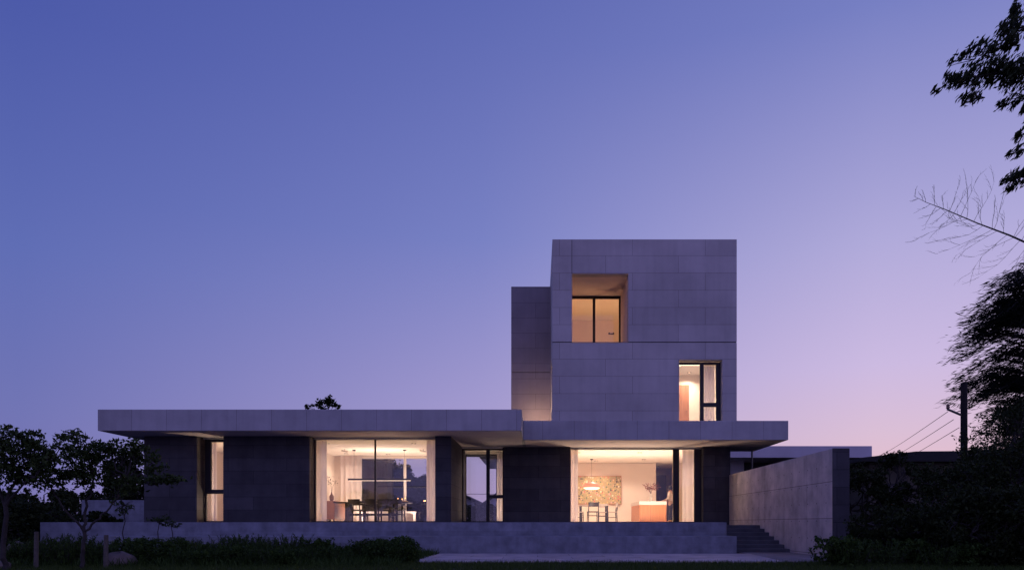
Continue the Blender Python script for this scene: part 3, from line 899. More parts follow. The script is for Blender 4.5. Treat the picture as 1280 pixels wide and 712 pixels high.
curtain(X(880, YC), X(893, YC), YC, R1F, JZ - 0.37, 'white curtain behind the casement of the lower tower window')

# ------------------------------------------------------------------ dining room furniture
tx0, tx1 = X(421, 27), X(513, 27)
table = thing('dining_table', 'long dark wooden dining table under the bar lamp', 'table', ((tx0 + tx1) / 2, 27.0, FL))
h = (tx1 - tx0) / 2
m = MB(); m.box(-h, h, -0.48, 0.48, 0.715, 0.755); m.build('tabletop', 'dwood', table, 0.006)
for sx in (-1, 1):
    m = MB(); x = sx * (h - 0.45); m.box(x - 0.05, x + 0.05, -0.36, 0.36, 0.0, 0.714); m.build('leg', 'dwood', table, 0.006)
m = MB(); m.box(-h + 0.51, h - 0.51, -0.03, 0.03, 0.25, 0.33); m.build('stretcher', 'dwood', table)


def make_chair(label, mat='dwood', seatmat='dwood', bar=True):
    c = thing('dining_chair', label, 'chair')
    m = MB(); m.box(-0.23, 0.23, -0.22, 0.24, 0.43, 0.47); m.build('seat', seatmat, c, 0.012)
    for sx in (-1, 1):
        m = MB(); m.tube([(sx * 0.20, 0.20, 0.43), (sx * 0.21, 0.225, 0.0)], [0.02, 0.015], 8); m.build('leg', mat, c)
        m = MB(); m.tube([(sx * 0.20, -0.265, 0.84), (sx * 0.205, -0.21, 0.45), (sx * 0.215, -0.235, 0.0)], [0.016, 0.021, 0.016], 8); m.build('leg', mat, c)
        m = MB(); m.tube([(sx * 0.208, 0.21, 0.22), (sx * 0.208, -0.22, 0.22)], 0.011, 6); m.build('stretcher', mat, c)
    m = MB(); m.tube([(-0.208, 0.212, 0.30), (0.208, 0.212, 0.30)], 0.011, 6); m.tube([(-0.208, -0.22, 0.28), (0.208, -0.22, 0.28)], 0.011, 6); m.build('stretcher', mat, c)
    m = MB()
    rows = [(0.66, -0.238), (0.75, -0.252), (0.84, -0.266)]
    pts = []
    for z, y in rows:
        for i in range(9):
            u = -1 + i / 4
            pts.append((u * 0.22, y - 0.03 * (1 - u * u), z))
    k = len(pts)
    pts += [(x, y + 0.022, z) for x, y, z in pts]
    fs = []
    for r in range(2):
        for i in range(8):
            a = r * 9 + i
            fs.append((a, a + 1, a + 10, a + 9)); fs.append((k + a + 9, k + a + 10, k + a + 1, k + a))
    for r in range(2):
        a = r * 9; fs.append((a, a + 9, k + a + 9, k + a)); b = a + 8; fs.append((b + 9, b, k + b, k + b + 9))
    for i in range(8): fs.append((i + 1, i, k + i, k + i + 1)); b = 18 + i; fs.append((b, b + 1, k + b + 1, k + b))
    m.add(pts, fs); m.build('backrest', seatmat, c)
    return c


ch = make_chair('dark wooden chair with its back to the dining window')
first = True
for i, px in enumerate((445, 465, 482, 497)):
    c = ch if first else copy_tree(ch); first = False
    lab = ['leftmost of the dark chairs on the window side of the long table', 'second from left of the dark chairs on the table\'s window side',
           'third from left of the dark chairs on the table\'s window side', 'rightmost of the dark chairs on the window side of the long table'][i]
    place(c, (X(px, 26.35), 26.35, FL), R(random.uniform(-4, 4)), lab, 'dark chairs at the long dining table')
for i, px in enumerate((446, 463, 481, 498)):
    c = copy_tree(ch)
    lab = ['leftmost of the dark chairs on the far side of the long table', 'second from left of the dark chairs on the table\'s far side',
           'third from left of the dark chairs on the table\'s far side', 'rightmost of the dark chairs on the far side of the long table'][i]
    place(c, (X(px, 27.75), 27.75, FL), R(180 + random.uniform(-4, 4)), lab, 'dark chairs at the long dining table')

bn = thing('bench', 'low pale bench along the rear glass behind the dining chairs', 'bench', (-6.1, 29.2, FL))
m = MB(); m.box(-1.0, 1.15, -0.2, 0.2, 0.38, 0.45); m.build('seat', 'white', bn, 0.006)
m = MB(); m.box(-0.98, 1.13, 0.16, 0.19, 0.0, 0.379); m.build('back_panel', 'white', bn)
for x in (-0.97, 1.09):
    m = MB(); m.box(x, x + 0.03, -0.18, 0.159, 0.0, 0.379); m.build('leg', 'white', bn)

# candle dish
dish = thing('candle_dish', 'low brass dish with glowing candles on the dining table', 'candle dish', (X(502, 27), 27.0, FL + 0.755))
m = MB(); m.lathe([(0.05, 0), (0.22, 0.012), (0.26, 0.045), (0.245, 0.045), (0.2, 0.02), (0.0001, 0.012)], n=24); m.build('dish', 'brass', dish, smooth=True)
for k, (x, y, hh) in enumerate(((-0.14, 0.02, 0.10), (0.02, -0.05, 0.07), (0.13, 0.03, 0.12), (0.0, 0.10, 0.09))):
    m = MB(); m.lathe([(0.035, 0.018), (0.035, 0.018 + hh)], x, y, 0, 14); cd = m.build('candle', 'vase', dish)
    m = MB(); m.lathe([(0.004, 0.018 + hh), (0.012, 0.03 + hh), (0.009, 0.045 + hh), (0.001, 0.065 + hh)], x, y, 0, 10); m.build('flame', 'flame', cd)
pt = bpy.data.lights.new('candle_light', 'POINT'); pt.energy = 4; pt.color = (1, 0.45, 0.14); pt.shadow_soft_size = 0.04
po = bpy.data.objects.new('candle_light', pt); COL.objects.link(po); po.parent = dish; po.location = (0, 0, 0.24)

# sideboard, vase with twigs
sb = thing('sideboard', 'reddish wooden sideboard against the left dining room wall', 'sideboard', (-7.97, 27.9, FL))
m = MB(); m.box(-0.36, 0.36, -0.9, 0.9, 0.12, 0.78); cab = m.build('cabinet', 'rwood', sb, 0.006)
m = MB(); m.box(-0.37, 0.375, -0.91, 0.91, 0.781, 0.81); m.build('top', 'rwood', sb, 0.004)
for x in (-0.3, 0.3):
    for y in (-0.8, 0.8):
        m = MB(); m.box(x - 0.025, x + 0.025, y - 0.025, y + 0.025, 0, 0.12); m.build('leg', 'dwood', sb)
for y in (-0.45, 0.0, 0.45):
    m = MB(); m.tube([(0.375, y - 0.06, 0.62), (0.375, y + 0.06, 0.62)], 0.008, 6); m.build('handle', 'steel', cab)


def vase_with(name, label, loc, prof, vmat, stems, spread, hgt, leafm, n, cat='vase', size=0.05):
    v = thing(name, label, cat, loc)
    m = MB(); m.lathe(prof, n=22); m.build('vase_body', vmat, v, smooth=True)
    top = prof[-1][1]
    m = MB(); tips = []
    for k in range(stems):
        a = 2 * math.pi * k / stems + random.uniform(-.3, .3)
        r = spread * random.uniform(0.5, 1)
        p = [(0, 0, top - 0.08), (0.2 * r * math.cos(a), 0.2 * r * math.sin(a), top + hgt * 0.4), (r * math.cos(a), r * math.sin(a), top + hgt * random.uniform(.7, 1))]
        m.tube(p, [0.004, 0.003, 0.002], 5); tips += [p[2], tuple(np.array(p[2]) * 0.5 + np.array(p[1]) * 0.5)]
    m.build('stem', 'bark', v)
    c = np.array(tips)[NPR.integers(0, len(tips), n)] + NPR.normal(size=(n, 3)) * size * 1.1
    quads('blossom', leaf_quads(c, size, size * 0.6), leafm, v)
    return v


vase_with('bottle_vase', 'brown bottle vase with bare twigs on the sideboard', (-7.78, 27.2, FL + 0.81),
          [(0.05, 0), (0.085, 0.06), (0.085, 0.18), (0.03, 0.26), (0.028, 0.32)], 'clay', 5, 0.25, 0.6, 'leaf', 50, size=0.045)
# wall spotlights on the dining ceiling
for k, (px, py, lab) in enumerate(((431, 559, 'left of the two short track spotlights on the dining room ceiling'), (529, 559.5, 'right of the two short track spotlights on the dining room ceiling'))):
    sp = thing('track_spotlight', lab, 'spotlight', (X(px, 26.9), 26.9, CZ1), 0, 'track spotlights on the dining ceiling')
    m = MB(); m.tube([(0, 0, -0.0), (0, 0, -0.05)], 0.012, 8); m.build('stem', 'steel', sp)
    m = MB(); m.tube([(-0.13, 0, -0.055), (0.10, 0.0, -0.10)], 0.03, 10); m.build('lamp_head', 'vase', sp)

# ------------------------------------------------------------------ kitchen furniture
isl = thing('kitchen_island', 'oak kitchen island with a thick white worktop', 'kitchen island', (4.75, 30.9, FL))
ht = Z(626, 29.6) - FL
m = MB(); m.box(-0.56, 0.55, -1.28, 1.28, 0.0, ht - 0.145); m.build('cabinet', 'owood', isl, 0.004)
m = MB(); m.box(-0.565, -0.561, -1.2, 1.2, 0.05, ht - 0.2); m.build('side_panel', 'owood', isl)
m = MB(); m.box(-0.57, 0.56, -1.3, 1.3, ht - 0.144, ht); m.build('worktop', 'stone', isl, 0.004)
m = MB(); m.box(-0.10, -0.092, -1.283, -1.2795, 0.05, ht - 0.16); m.build('door_gap', 'black', isl)
vase_with('flower_vase', 'white vase of dried pink flowers on the kitchen island', (X(813.5, 30.2), 30.2, FL + ht),
          [(0.06, 0), (0.075, 0.05), (0.06, 0.2), (0.05, 0.30), (0.055, 0.34)], 'vase', 9, 0.33, 0.38, 'petal', 240, size=0.06)

pt_x0, pt_x1 = X(722, 32.97), X(776.7, 32.97)
pc = thing('painting', 'large speckled multicoloured painting on the kitchen wall', 'painting', ((pt_x0 + pt_x1) / 2, 32.995, Z(612, 32.97)))
hw, hh = (pt_x1 - pt_x0) / 2, (Z(594.7, 32.97) - Z(630, 32.97)) / 2
m = MB(); m.box(-hw + 0.02, hw - 0.02, -0.04, -0.002, -hh + 0.02, hh - 0.02); m.build('canvas', 'paint', pc)
m = MB(); m.wall_x(-hw, hw, -0.05, -0.001, -hh, hh, [(-hw + 0.019, hw - 0.019, -hh + 0.019, hh - 0.019)]); m.build('frame', 'owood', pc)

bt = thing('breakfast_table', 'black-legged breakfast table under the red lamp', 'table', (X(742, 31), 31.0, FL))
m = MB(); m.box(-0.62, 0.62, -0.42, 0.42, 0.71, 0.74); m.build('tabletop', 'linen', bt, 0.006)
for sx in (-1, 1):
    for sy in (-1, 1):
        m = MB(); m.box(sx * 0.56 - 0.03, sx * 0.56 + 0.03, sy * 0.36 - 0.03, sy * 0.36 + 0.03, 0, 0.709); m.build('leg', 'black', bt)
kc = make_chair('x', 'black', 'dwood')
kl = make_chair('x', 'black', 'linen')
lused = False
specs = [((X(741, 30.2), 30.2), 0, 'dark chair nearest the window at the breakfast table', False),
         ((X(764, 30.9), 30.9), 90, 'pale-backed chair at the right end of the breakfast table', True),
         ((X(722, 30.7), 30.7), -90, 'pale-backed chair at the left end of the breakfast table by the curtain', True),
         ((X(754, 31.75), 31.75), 180, 'pale-backed chair between the breakfast table and the painting', True)]
for p, a, lab, cp in specs:
    c = kc if not cp else (kl if not lused else copy_tree(kl))
    lused = lused or cp
    place(c, (p[0], p[1], FL), R(a + random.uniform(-6, 6)), lab, 'chairs at the breakfast table')

# dark tall cupboard seen in the passage
cb = thing('tall_cupboard', 'tall dark cupboard in the passage behind the kitchen', 'cupboard', (X(822, 35.2), 35.2, FL))
z1 = Z(593, 34.9) - FL
m = MB(); m.box(-0.35, 0.38, -0.3, 0.3, 0, z1); cc = m.build('body', 'dwood', cb, 0.005)
m = MB(); m.box(0.01, 0.37, -0.32, -0.301, 0.08, z1 - 0.02); d_ = m.build('door', 'dwood', cb, 0.003)
m = MB(); m.tube([(0.05, -0.335, 0.95), (0.05, -0.335, 1.25)], 0.01, 6); m.build('handle', 'steel', d_)


def skin_chain(name, pts, edges, radii, mat, parent, sub=2):
    me = bpy.data.meshes.new(name)
    me.from_pydata(pts, edges, [])
    o = bpy.data.objects.new(name, me); COL.objects.link(o)
    me.materials.append(M[mat]); o.parent = parent
    s = o.modifiers.new('skin', 'SKIN')
    sv = me.skin_vertices[0].data
    for i, r in enumerate(radii):
        sv[i].radius = r if hasattr(r, '__len__') else (r, r)
    sv[0].use_root = True
    o.modifiers.new('sub', 'SUBSURF').levels = sub
    o.modifiers['sub'].render_levels = sub
    s.use_smooth_shade = True
    return o


# a person behind the island, turned towards the worktop
pe = thing('person', 'person in a pale top standing behind the kitchen island', 'person', (X(838, 32.4), 32.4, FL), R(62))
pts = [(0, 0, 0.90),
       (0, 0, 1.05), (0, 0.01, 1.22), (0, 0.0, 1.36), (0, 0.01, 1.42), (0, 0.03, 1.50), (0, 0.04, 1.58),
       (0.09, 0, 0.85), (0.10, 0.01, 0.48), (0.10, -0.01, 0.09), (0.10, 0.10, 0.035),
       (-0.09, 0, 0.85), (-0.10, 0.03, 0.48), (-0.10, 0.0, 0.09), (-0.10, 0.11, 0.035),
       (0.17, 0, 1.33), (0.22, 0.03, 1.08), (0.17, 0.24, 1.00), (0.15, 0.32, 0.99),
       (-0.17, 0, 1.33), (-0.22, 0.03, 1.08), (-0.17, 0.24, 1.00), (-0.15, 0.32, 0.99)]
edg = [(0, 1), (1, 2), (2, 3), (3, 4), (4, 5), (5, 6), (0, 7), (7, 8), (8, 9), (9, 10), (0, 11), (11, 12), (12, 13), (13, 14),
       (3, 15), (15, 16), (16, 17), (17, 18), (3, 19), (19, 20), (20, 21), (21, 22)]
hand_r = 0.026
rad = [(0.15, 0.11), (0.135, 0.095), (0.15, 0.105), (0.12, 0.08), 0.05, (0.075, 0.09), (0.07, 0.085),
       0.085, 0.058, 0.038, 0.035, 0.085, 0.058, 0.038, 0.035, 0.05, 0.04, 0.028, (0.035, 0.018), 0.05, 0.04, 0.028, (0.035, 0.018)]
# five fingers per hand
for s, wv in ((1, 18), (-1, 22)):
    wx, wy, wz = pts[wv]
    for k in range(4):
        b = len(pts); fx = wx + s * (-0.027 + 0.018 * k)
        ln = (0.06, 0.072, 0.068, 0.052)[k]
        pts += [(fx, wy + 0.035, wz - 0.004), (fx, wy + 0.035 + ln * 0.6, wz - 0.012), (fx, wy + 0.035 + ln, wz - 0.028)]
        edg += [(wv, b), (b, b + 1), (b + 1, b + 2)]; rad += [0.0085, 0.008, 0.0065]
    b = len(pts)
    pts += [(wx - s * 0.045, wy + 0.0, wz - 0.006), (wx - s * 0.06, wy + 0.035, wz - 0.014)]
    edg += [(wv, b), (b, b + 1)]; rad += [0.011, 0.009]
skin_chain('body', pts, edg, rad, 'skin', pe, 2)
skin_chain('shirt', [(0, 0, 0.92), (0, 0, 1.05), (0, 0.01, 1.22), (0, 0, 1.37), (0.17, 0, 1.34), (0.225, 0.03, 1.08), (0.19, 0.15, 1.03), (-0.17, 0, 1.34), (-0.225, 0.03, 1.08), (-0.19, 0.15, 1.03)],
           [(0, 1), (1, 2), (2, 3), (3, 4), (4, 5), (5, 6), (3, 7), (7, 8), (8, 9)],
           [(0.17, 0.13), (0.155, 0.115), (0.17, 0.125), (0.135, 0.09), 0.064, 0.054, 0.044, 0.064, 0.054, 0.044], 'shirt', pe)
skin_chain('trousers', [(0, 0, 0.95), (0, 0, 0.88), (0.092, 0, 0.82), (0.10, 0.01, 0.48), (0.10, -0.01, 0.10), (-0.092, 0, 0.82), (-0.10, 0.03, 0.48), (-0.10, 0, 0.10)],
           [(0, 1), (1, 2), (2, 3), (3, 4), (1, 5), (5, 6), (6, 7)],
           [(0.16, 0.12), (0.165, 0.125), 0.10, 0.074, 0.056, 0.10, 0.074, 0.056], 'trouser', pe)
m = MB()
m.lathe([(0.075, -0.10), (0.098, -0.03), (0.102, 0.03), (0.085, 0.085), (0.045, 0.115), (0.0001, 0.122)], 0, 0.015, 1.56, 18); m.build('hair', 'hair', pe, smooth=True)
m = MB(); m.lathe([(0.0001, -0.02), (0.016, -0.012), (0.017, 0.004), (0.0001, 0.014)], 0, 0.128, 1.53, 10); m.build('nose', 'skin', pe, smooth=True)
for s in (-1, 1):
    m = MB(); m.lathe([(0.0001, -0.008), (0.009, 0), (0.0001, 0.008)], s * 0.032, 0.118, 1.555, 8); m.build('eye', 'hair', pe)
    m = MB(); m.lathe([(0.0001, -0.03), (0.014, -0.015), (0.016, 0.01), (0.0001, 0.026)], s * 0.078, 0.03, 1.535, 8); m.build('ear', 'skin', pe)

# ------------------------------------------------------------------ tower rooms
bed = thing('bed', 'bed with a low wooden headboard in the upper tower room', 'bed', (2.75, 29.95, JZ))
m = MB(); m.box(-0.8, 0.8, 0.85, 0.92, 0.0, 0.36 + 0.0); m.build('headboard', 'rwood', bed, 0.01)
m = MB(); m.box(-0.75, 0.75, -1.1, 0.84, 0.1, 0.25); m.build('bed_base', 'dwood', bed)
m = MB(); m.box(-0.74, 0.74, -1.09, 0.83, 0.251, 0.34); m.build('mattress', 'fabric', bed, 0.03)
wlp = thing('wall_lamp', 'small black wall lamp in the upper tower room', 'wall lamp', (X(764, 30.97), 30.998, Z(417, 30.97)))
m = MB(); m.box(-0.12, 0.12, -0.03, -0.001, -0.02, 0.02); m.build('wall_plate', 'black', wlp)
m = MB(); m.tube([(-0.09, -0.08, 0.02), (-0.09, -0.03, -0.005)], [0.035, 0.02], 10); m.build('lamp_head', 'black', wlp)
m = MB(); m.tube([(0.09, -0.08, 0.02), (0.09, -0.03, -0.005)], [0.035, 0.02], 10); m.build('lamp_head', 'black', wlp)

# ------------------------------------------------------------------ garden walls and neighbours
GW0, GW1 = 7.05, 7.45
gw = tag(MB((7.25, 21, 0)).box(GW0, GW1, 17.24, 26.5, -0.3, EYE + 1.805).build('garden_wall', 'wallc', None, 0.01),
         'tall board-marked concrete garden wall with a dark clad end beside the steps', 'wall')
MB((7.25, 21, 0)).box(GW0 + 0.004, GW1 + 0.004, 17.2, 17.238, -0.3, EYE + 1.81).build('end_cladding', 'dark', gw, 0.004)
tag(MB((-15, 28.3, 0)).box(X(102, 28), XL0 - 0.01, 28.0, 28.3, -0.2, Z(624.5, 28)).build('boundary_wall', 'plinth', None, 0.01),
    'low grey concrete wall left of the house behind the small tree', 'wall')
rw = thing('garden_pavilion', 'grey flat-roofed garden building seen through the dining room', 'garden building', (-10, 36, 0))
m = MB((-10, 36, 0)); m.box(-11.5, X(484, 34), 34, 35.2, -0.1, 3.8); m.build('wall', 'olive', rw)
m = MB((-10, 36, 0)); m.box(-11.7, X(484, 34) + 0.04, 33.9, 35.4, 3.802, 3.95); m.build('roof', 'tile', rw)

an = thing('flat_roofed_annex', 'white flat-roofed neighbouring building behind the concrete garden wall', 'building', (14, 40, 0))
ao = (14, 40, 0)
m = MB(ao); m.box(X(905, 38), X(1090, 38), 38, 47, Z(571.5, 38), Z(557, 38)); m.build('roof', 'white', an, 0.01)
m = MB(ao); m.box(X(905, 38) + 0.2, X(930, 40), 40, 46, 0, Z(571.5, 38) - 0.003); m.build('wall', 'white', an)
m = MB(ao); m.box(X(930, 40) + 0.003, X(1075, 40), 41, 46, 0, Z(571.5, 38) - 0.003); m.build('wall', 'dark', an)
for px in (955, 1010, 1060):
    m = MB(ao); m.box(X(px, 40.98) - 0.6, X(px, 40.98) + 0.6, 40.96, 40.998, 0.9, 3.2); f = m.build('window', 'frame', an)
    m = MB(ao); m.box(X(px, 40.98) - 0.54, X(px, 40.98) + 0.54, 40.95, 40.959, 0.96, 3.14); m.build('pane', 'glass', f)

sh = thing('rendered_shed', 'low shed with a dark roof and dirty walls beyond the shrubs', 'shed', (20, 34, 0))
so = (20, 34, 0)
m = MB(so); m.box(X(1088, 32) + 0.1, 27, 32.3, 38, 0, 3.55); m.build('wall', 'olive', sh)
m = MB(so); m.prism([(X(1072, 32), 3.56), (27.6, 3.56), (27.6, 3.75), (22, 4.05), (X(1140, 32), 4.0), (X(1072, 32), 3.72)], 31.7, 38.5); m.build('roof', 'tile', sh)
m = MB(so); m.box(X(1110, 32.25), X(1135, 32.25), 32.25, 32.298, 1.2, 2.6); f = m.build('window', 'frame', sh)
m = MB(so); m.box(X(1111.5, 32.25), X(1133.5, 32.25), 32.24, 32.249, 1.26, 2.54); m.build('pane', 'glass', f)


def gable_house(x0, x1, y0, y1, hw, hr, label, mat):
    o = thing('gabled_house', label, 'house', ((x0 + x1) / 2, y0, 0), 0, 'distant gabled houses')
    oo = ((x0 + x1) / 2, y0, 0)
    xm = (x0 + x1) / 2
    m = MB(oo); m.prism([(x0, -0.3), (x1, -0.3), (x1, hw), (xm, hr), (x0, hw)], y0, y1); m.build('wall', mat, o)
    m = MB(oo)
    t = 0.25
    sl = (hr - hw) / (xm - x0)
    m.prism([(x0 - 0.4, hw - 0.4 * sl + 0.02), (xm, hr + 0.02), (x1 + 0.4, hw - 0.4 * sl + 0.02), (x1 + 0.4, hw - 0.4 * sl + t), (xm, hr + t), (x0 - 0.4, hw - 0.4 * sl + t)], y0 - 0.4, y1 + 0.4)
    m.build('roof', 'tile', o)
    for k in (0.3, 0.7):
        x = x0 + (x1 - x0) * k
        m = MB(oo); m.box(x - 0.4, x + 0.4, y0 - 0.05, y0 - 0.002, 1.0, 2.1); f = m.build('window', 'frame', o)
        m = MB(oo); m.box(x - 0.35, x + 0.35, y0 - 0.06, y0 - 0.051, 1.05, 2.05); m.build('pane', 'glass', f)
    return o


gable_house(-12.0, X(593.5, 60), 60, 68, 2.6, 4.2, 'pale gabled house far behind, left in the glazed hall view', 'white')
gable_house(X(595, 64), -1.2, 64, 72, 2.0, 3.55, 'pale gabled house far behind, right in the glazed hall view', 'white')

# utility pole and wires
up = thing('utility_pole', 'dark timber utility pole standing before the tall right tree', 'utility pole', (X(1205, 21.5), 21.5, 0))
zt = Z(478, 21.5)
m = MB(); m.tube([(0, 0, 0), (0, 0, zt)], [0.105, 0.09], 12); m.build('pole_shaft', 'pole', up)
br_y = Z(516, 21.5)
m = MB(); m.tube([(-0.10, 0, br_y - 0.05), (X(1184, 21.5) - X(1205, 21.5), 0, br_y + 0.12)], 0.035, 8); m.build('bracket', 'steel', up)
xb = X(1185, 21.5) - X(1205, 21.5)
m = MB(); m.lathe([(0.03, 0), (0.06, 0.03), (0.04, 0.07), (0.055, 0.10), (0.02, 0.14)], xb, 0, br_y + 0.13, 12); m.build('insulator', 'clay', up)
far = thing('utility_pole', 'far timber utility pole behind the shed carrying the wires', 'utility pole', (30.5, 70, 0))
m = MB(); m.tube([(0, 0, -0.2), (0, 0, 7.0)], [0.15, 0.12], 10); m.build('pole_shaft', 'pole', far)
for k, (py, dz, lab) in enumerate(((514, 6.8, 'topmost of the three wires running from the utility pole'), (524, 6.1, 'middle of the three wires running from the utility pole'), (534, 5.4, 'lowest of the three wires running from the utility pole'))):
    a = Vector((X(1185 + 7 * k, 21.5), 21.5, Z(py, 21.5))); b = Vector((30.5, 70, dz))
    n = 14
    pts = [tuple(a.lerp(b, i / n) - Vector((0, 0, 0.5 * math.sin(math.pi * i / n)))) for i in range(n + 1)]
    tag(MB(tuple(a)).tube(pts, 0.009, 5).build('overhead_wire', 'pole', None), lab, 'wire', 'wires running from the utility pole')
n = 20
pts = [(-30 + 3 * i, 52, Z(611, 52) - 0.35 * math.sin(math.pi * i / n)) for i in range(n + 1)]
tag(MB(pts[0]).tube(pts, 0.02, 5).build('overhead_wire', 'pole', None), 'single wire crossing the sky behind the house', 'wire')

# far street lamps and garden light on the left
def street_lamp(px, pyt, D, label, warm=True):
    o = thing('street_lamp', label, 'street lamp', (X(px, D), D, 0), 0, 'far street lamps left of the house')
    z = Z(pyt, D)
    m = MB(); m.tube([(0, 0, -0.2), (0, 0, z), (0.25, 0, z + 0.15), (0.6, 0, z + 0.15)], [0.07, 0.05, 0.04, 0.04], 8); m.build('lamp_post', 'steel', o)
    m = MB(); m.lathe([(0.0001, -0.12), (0.14, -0.06), (0.16, 0.02), (0.05, 0.08), (0.0001, 0.09)], 0.7, 0, z + 0.12, 14); m.build('lamp_head', 'street', o)
street_lamp(132.5, 612, 55, 'far lit street lamp seen through the small tree near the house')
street_lamp(55, 618, 62, 'far lit street lamp between the two small trees')
gl = thing('garden_lamp', 'pale far garden lamp post at the left edge', 'lamp', (X(35, 50), 50, 0))
m = MB(); m.tube([(0, 0, 0), (0, 0, Z(621, 50))], 0.06, 8); m.build('lamp_post', 'white', gl)
m = MB(); m.lathe([(0.0001, -0.16), (0.14, -0.06), (0.14, 0.06), (0.0001, 0.16)], 0, 0, Z(635, 50), 12); m.build('lamp_head', 'street', gl)


# ------------------------------------------------------------------ vegetation
def wiggle(a, b, n=6, amp=0.06):
    a, b = Vector(a), Vector(b)
    d = (b - a).length
    pts = [a]
    for i in range(1, n):
        t = i / n
        pts.append(a.lerp(b, t) + Vector((random.gauss(0, 1), random.gauss(0, 1), random.gauss(0, 1))) * amp * d * math.sin(math.pi * t))
    pts.append(b)
    return [tuple(p) for p in pts]


def tree(name, label, base, forks, clusters, leaf=(0.08, 0.045), mat='leaf', n_per=1.0, r0=0.09, group=None, twigs=5, cat='tree'):
    """base point; forks: list of polylines from the trunk (world points with radii r_start); clusters: (centre, radii, count, fork index)"""
    o = thing(name, label, cat, base, 0, group)
    m = MB(base)
    for pts, ra, rb in forks:
        k = len(pts)
        full = []
        for i in range(k - 1):
            seg = wiggle(pts[i], pts[i + 1], 4, 0.05)
            full += seg if i == 0 else seg[1:]
        rr = [ra + (rb - ra) * i / (len(full) - 1) for i in range(len(full))]
        m.tube(full, rr, 8)
    leaves = []
    for c, r, n, fk in clusters:
        tip = forks[fk][0][-1]
        pts = wiggle(tip, c, 5, 0.08)
        m.tube(pts, [0.014 * (1 - i / 6) + 0.005 for i in range(len(pts))], 6)
        for _ in range(twigs):
            e = (c[0] + random.uniform(-1, 1) * r[0] * 0.8, c[1] + random.uniform(-1, 1) * r[1] * 0.8, c[2] + random.uniform(-1, 1) * r[2] * 0.8)
            m.tube(wiggle(pts[3], e, 4, 0.1), [0.011, 0.009, 0.007, 0.005, 0.003], 5)
        leaves.append(ball(c, r, int(n * n_per)))
    m.build('trunk', 'bark', o)
    pts = np.concatenate(leaves) - np.asarray(base)
    quads('crown', leaf_quads(pts, leaf[0], leaf[1], direction=(0, 0, -0.25)), mat, o)
    return o


def cl(px, py, D, rpx, rpy, n, fk, rd=None):
    s = D / 900
    return (P(px, py, D), (rpx * s, rd if rd else (rpx + rpy) / 2 * s, rpy * s), n, fk)


# small tree in the left garden
D = 12.7
b = (X(103, D), D, 0.0)
forks = [([b, P(104, 690, D), P(105, 663, D)], 0.038, 0.030),
         ([P(105, 664, D), P(86, 642, D - .1), P(68, 618, D - .2), P(58, 600, D - .3)], 0.022, 0.011),
         ([P(105, 664, D), P(106, 640, D + .15), P(114, 612, D + .2), P(118, 592, D + .2)], 0.028, 0.014),
         ([P(105, 664, D), P(125, 648, D), P(141, 628, D + .1), P(156, 598, D + .1)], 0.022, 0.010)]
cs = [cl(92, 545, 12.9, 20, 9, 330, 2), cl(80, 556, 12.6, 14, 12, 260, 1), cl(112, 563, 12.9, 17, 12, 420, 2), cl(113, 585, 12.8, 26, 22, 1150, 2, .4),
      cl(95, 570, 12.5, 18, 14, 420, 2), cl(152, 558, 12.8, 26, 10, 620, 3), cl(135, 565, 12.7, 15, 10, 260, 3), cl(170, 562, 12.9, 14, 12, 280, 3),
      cl(60, 598, 12.4, 26, 16, 700, 1, .35), cl(48, 585, 12.5, 20, 14, 380, 1), cl(92, 596, 12.6, 16, 10, 330, 1), cl(205, 599, 12.6, 28, 6, 430, 3),
      cl(190, 578, 12.9, 18, 16, 300, 3), cl(140, 590, 12.9, 12, 8, 160, 3), cl(160, 605, 12.7, 20, 12, 420, 3)]
tree('small_tree', 'small spreading three-limbed tree in the left garden, over the corner', b, forks, cs, (0.080, 0.034), 'leaf', 0.78)
# tree at the left edge
D = 12.2
b = (X(6, D), D, 0.0)
forks = [([b, P(4, 680, D), P(7, 632, D)], 0.046, 0.036),
         ([P(7, 634, D), P(12, 612, D), P(24, 590, D + .1)], 0.034, 0.016),
         ([P(7, 634, D), P(0, 612, D), P(-14, 585, D)], 0.03, 0.015),
         ([P(7, 634, D), P(28, 606, D - .1), P(46, 592, D - .2)], 0.024, 0.011)]
cs = [cl(8, 548, 12.2, 26, 15, 700, 1), cl(38, 548, 12.3, 14, 10, 300, 1), cl(48, 563, 12.2, 18, 14, 500, 3), cl(20, 572, 12.3, 30, 18, 1000, 1, .4),
      cl(4, 595, 12.1, 20, 18, 600, 2), cl(-25, 570, 12.2, 30, 26, 1300, 2, .5), cl(55, 580, 12.1, 14, 14, 360, 3), cl(28, 598, 12.4, 16, 8, 260, 3), cl(66, 572, 12.2, 10, 10, 200, 3)]
tree('small_tree', 'small leafy tree at the left edge of the garden', b, forks, cs, (0.080, 0.034), 'leaf', 0.78)

# saplings before the terrace
def sapling(px, D, ptop, label, cl_, n=1.0, lf=(0.06, 0.03)):
    b = (X(px, D), D, 0.0)
    return tree('sapling', label, b, [([b, P(px - 1, (ptop + 712) / 2, D), P(px, ptop + 8, D)], 0.016, 0.008)], [cl(a, c, D, d, e, f, 0) for a, c, d, e, f in cl_], lf, 'leaf', n, twigs=3, cat='sapling')
sapling(154, 16.5, 620, 'thin-stemmed sapling with a small tuft beside the low wall', [(156, 632, 11, 8, 140), (152, 640, 7, 5, 60), (150, 622, 14, 10, 150)])
sapling(199, 17.0, 645, 'short flat-topped sapling before the terrace, left of the slot window', [(198, 648, 15, 5, 150), (206, 655, 8, 3, 50)])
sapling(214, 16.6, 650, 'lower sapling just right of the flat-topped one', [(216, 655, 10, 4, 90)])


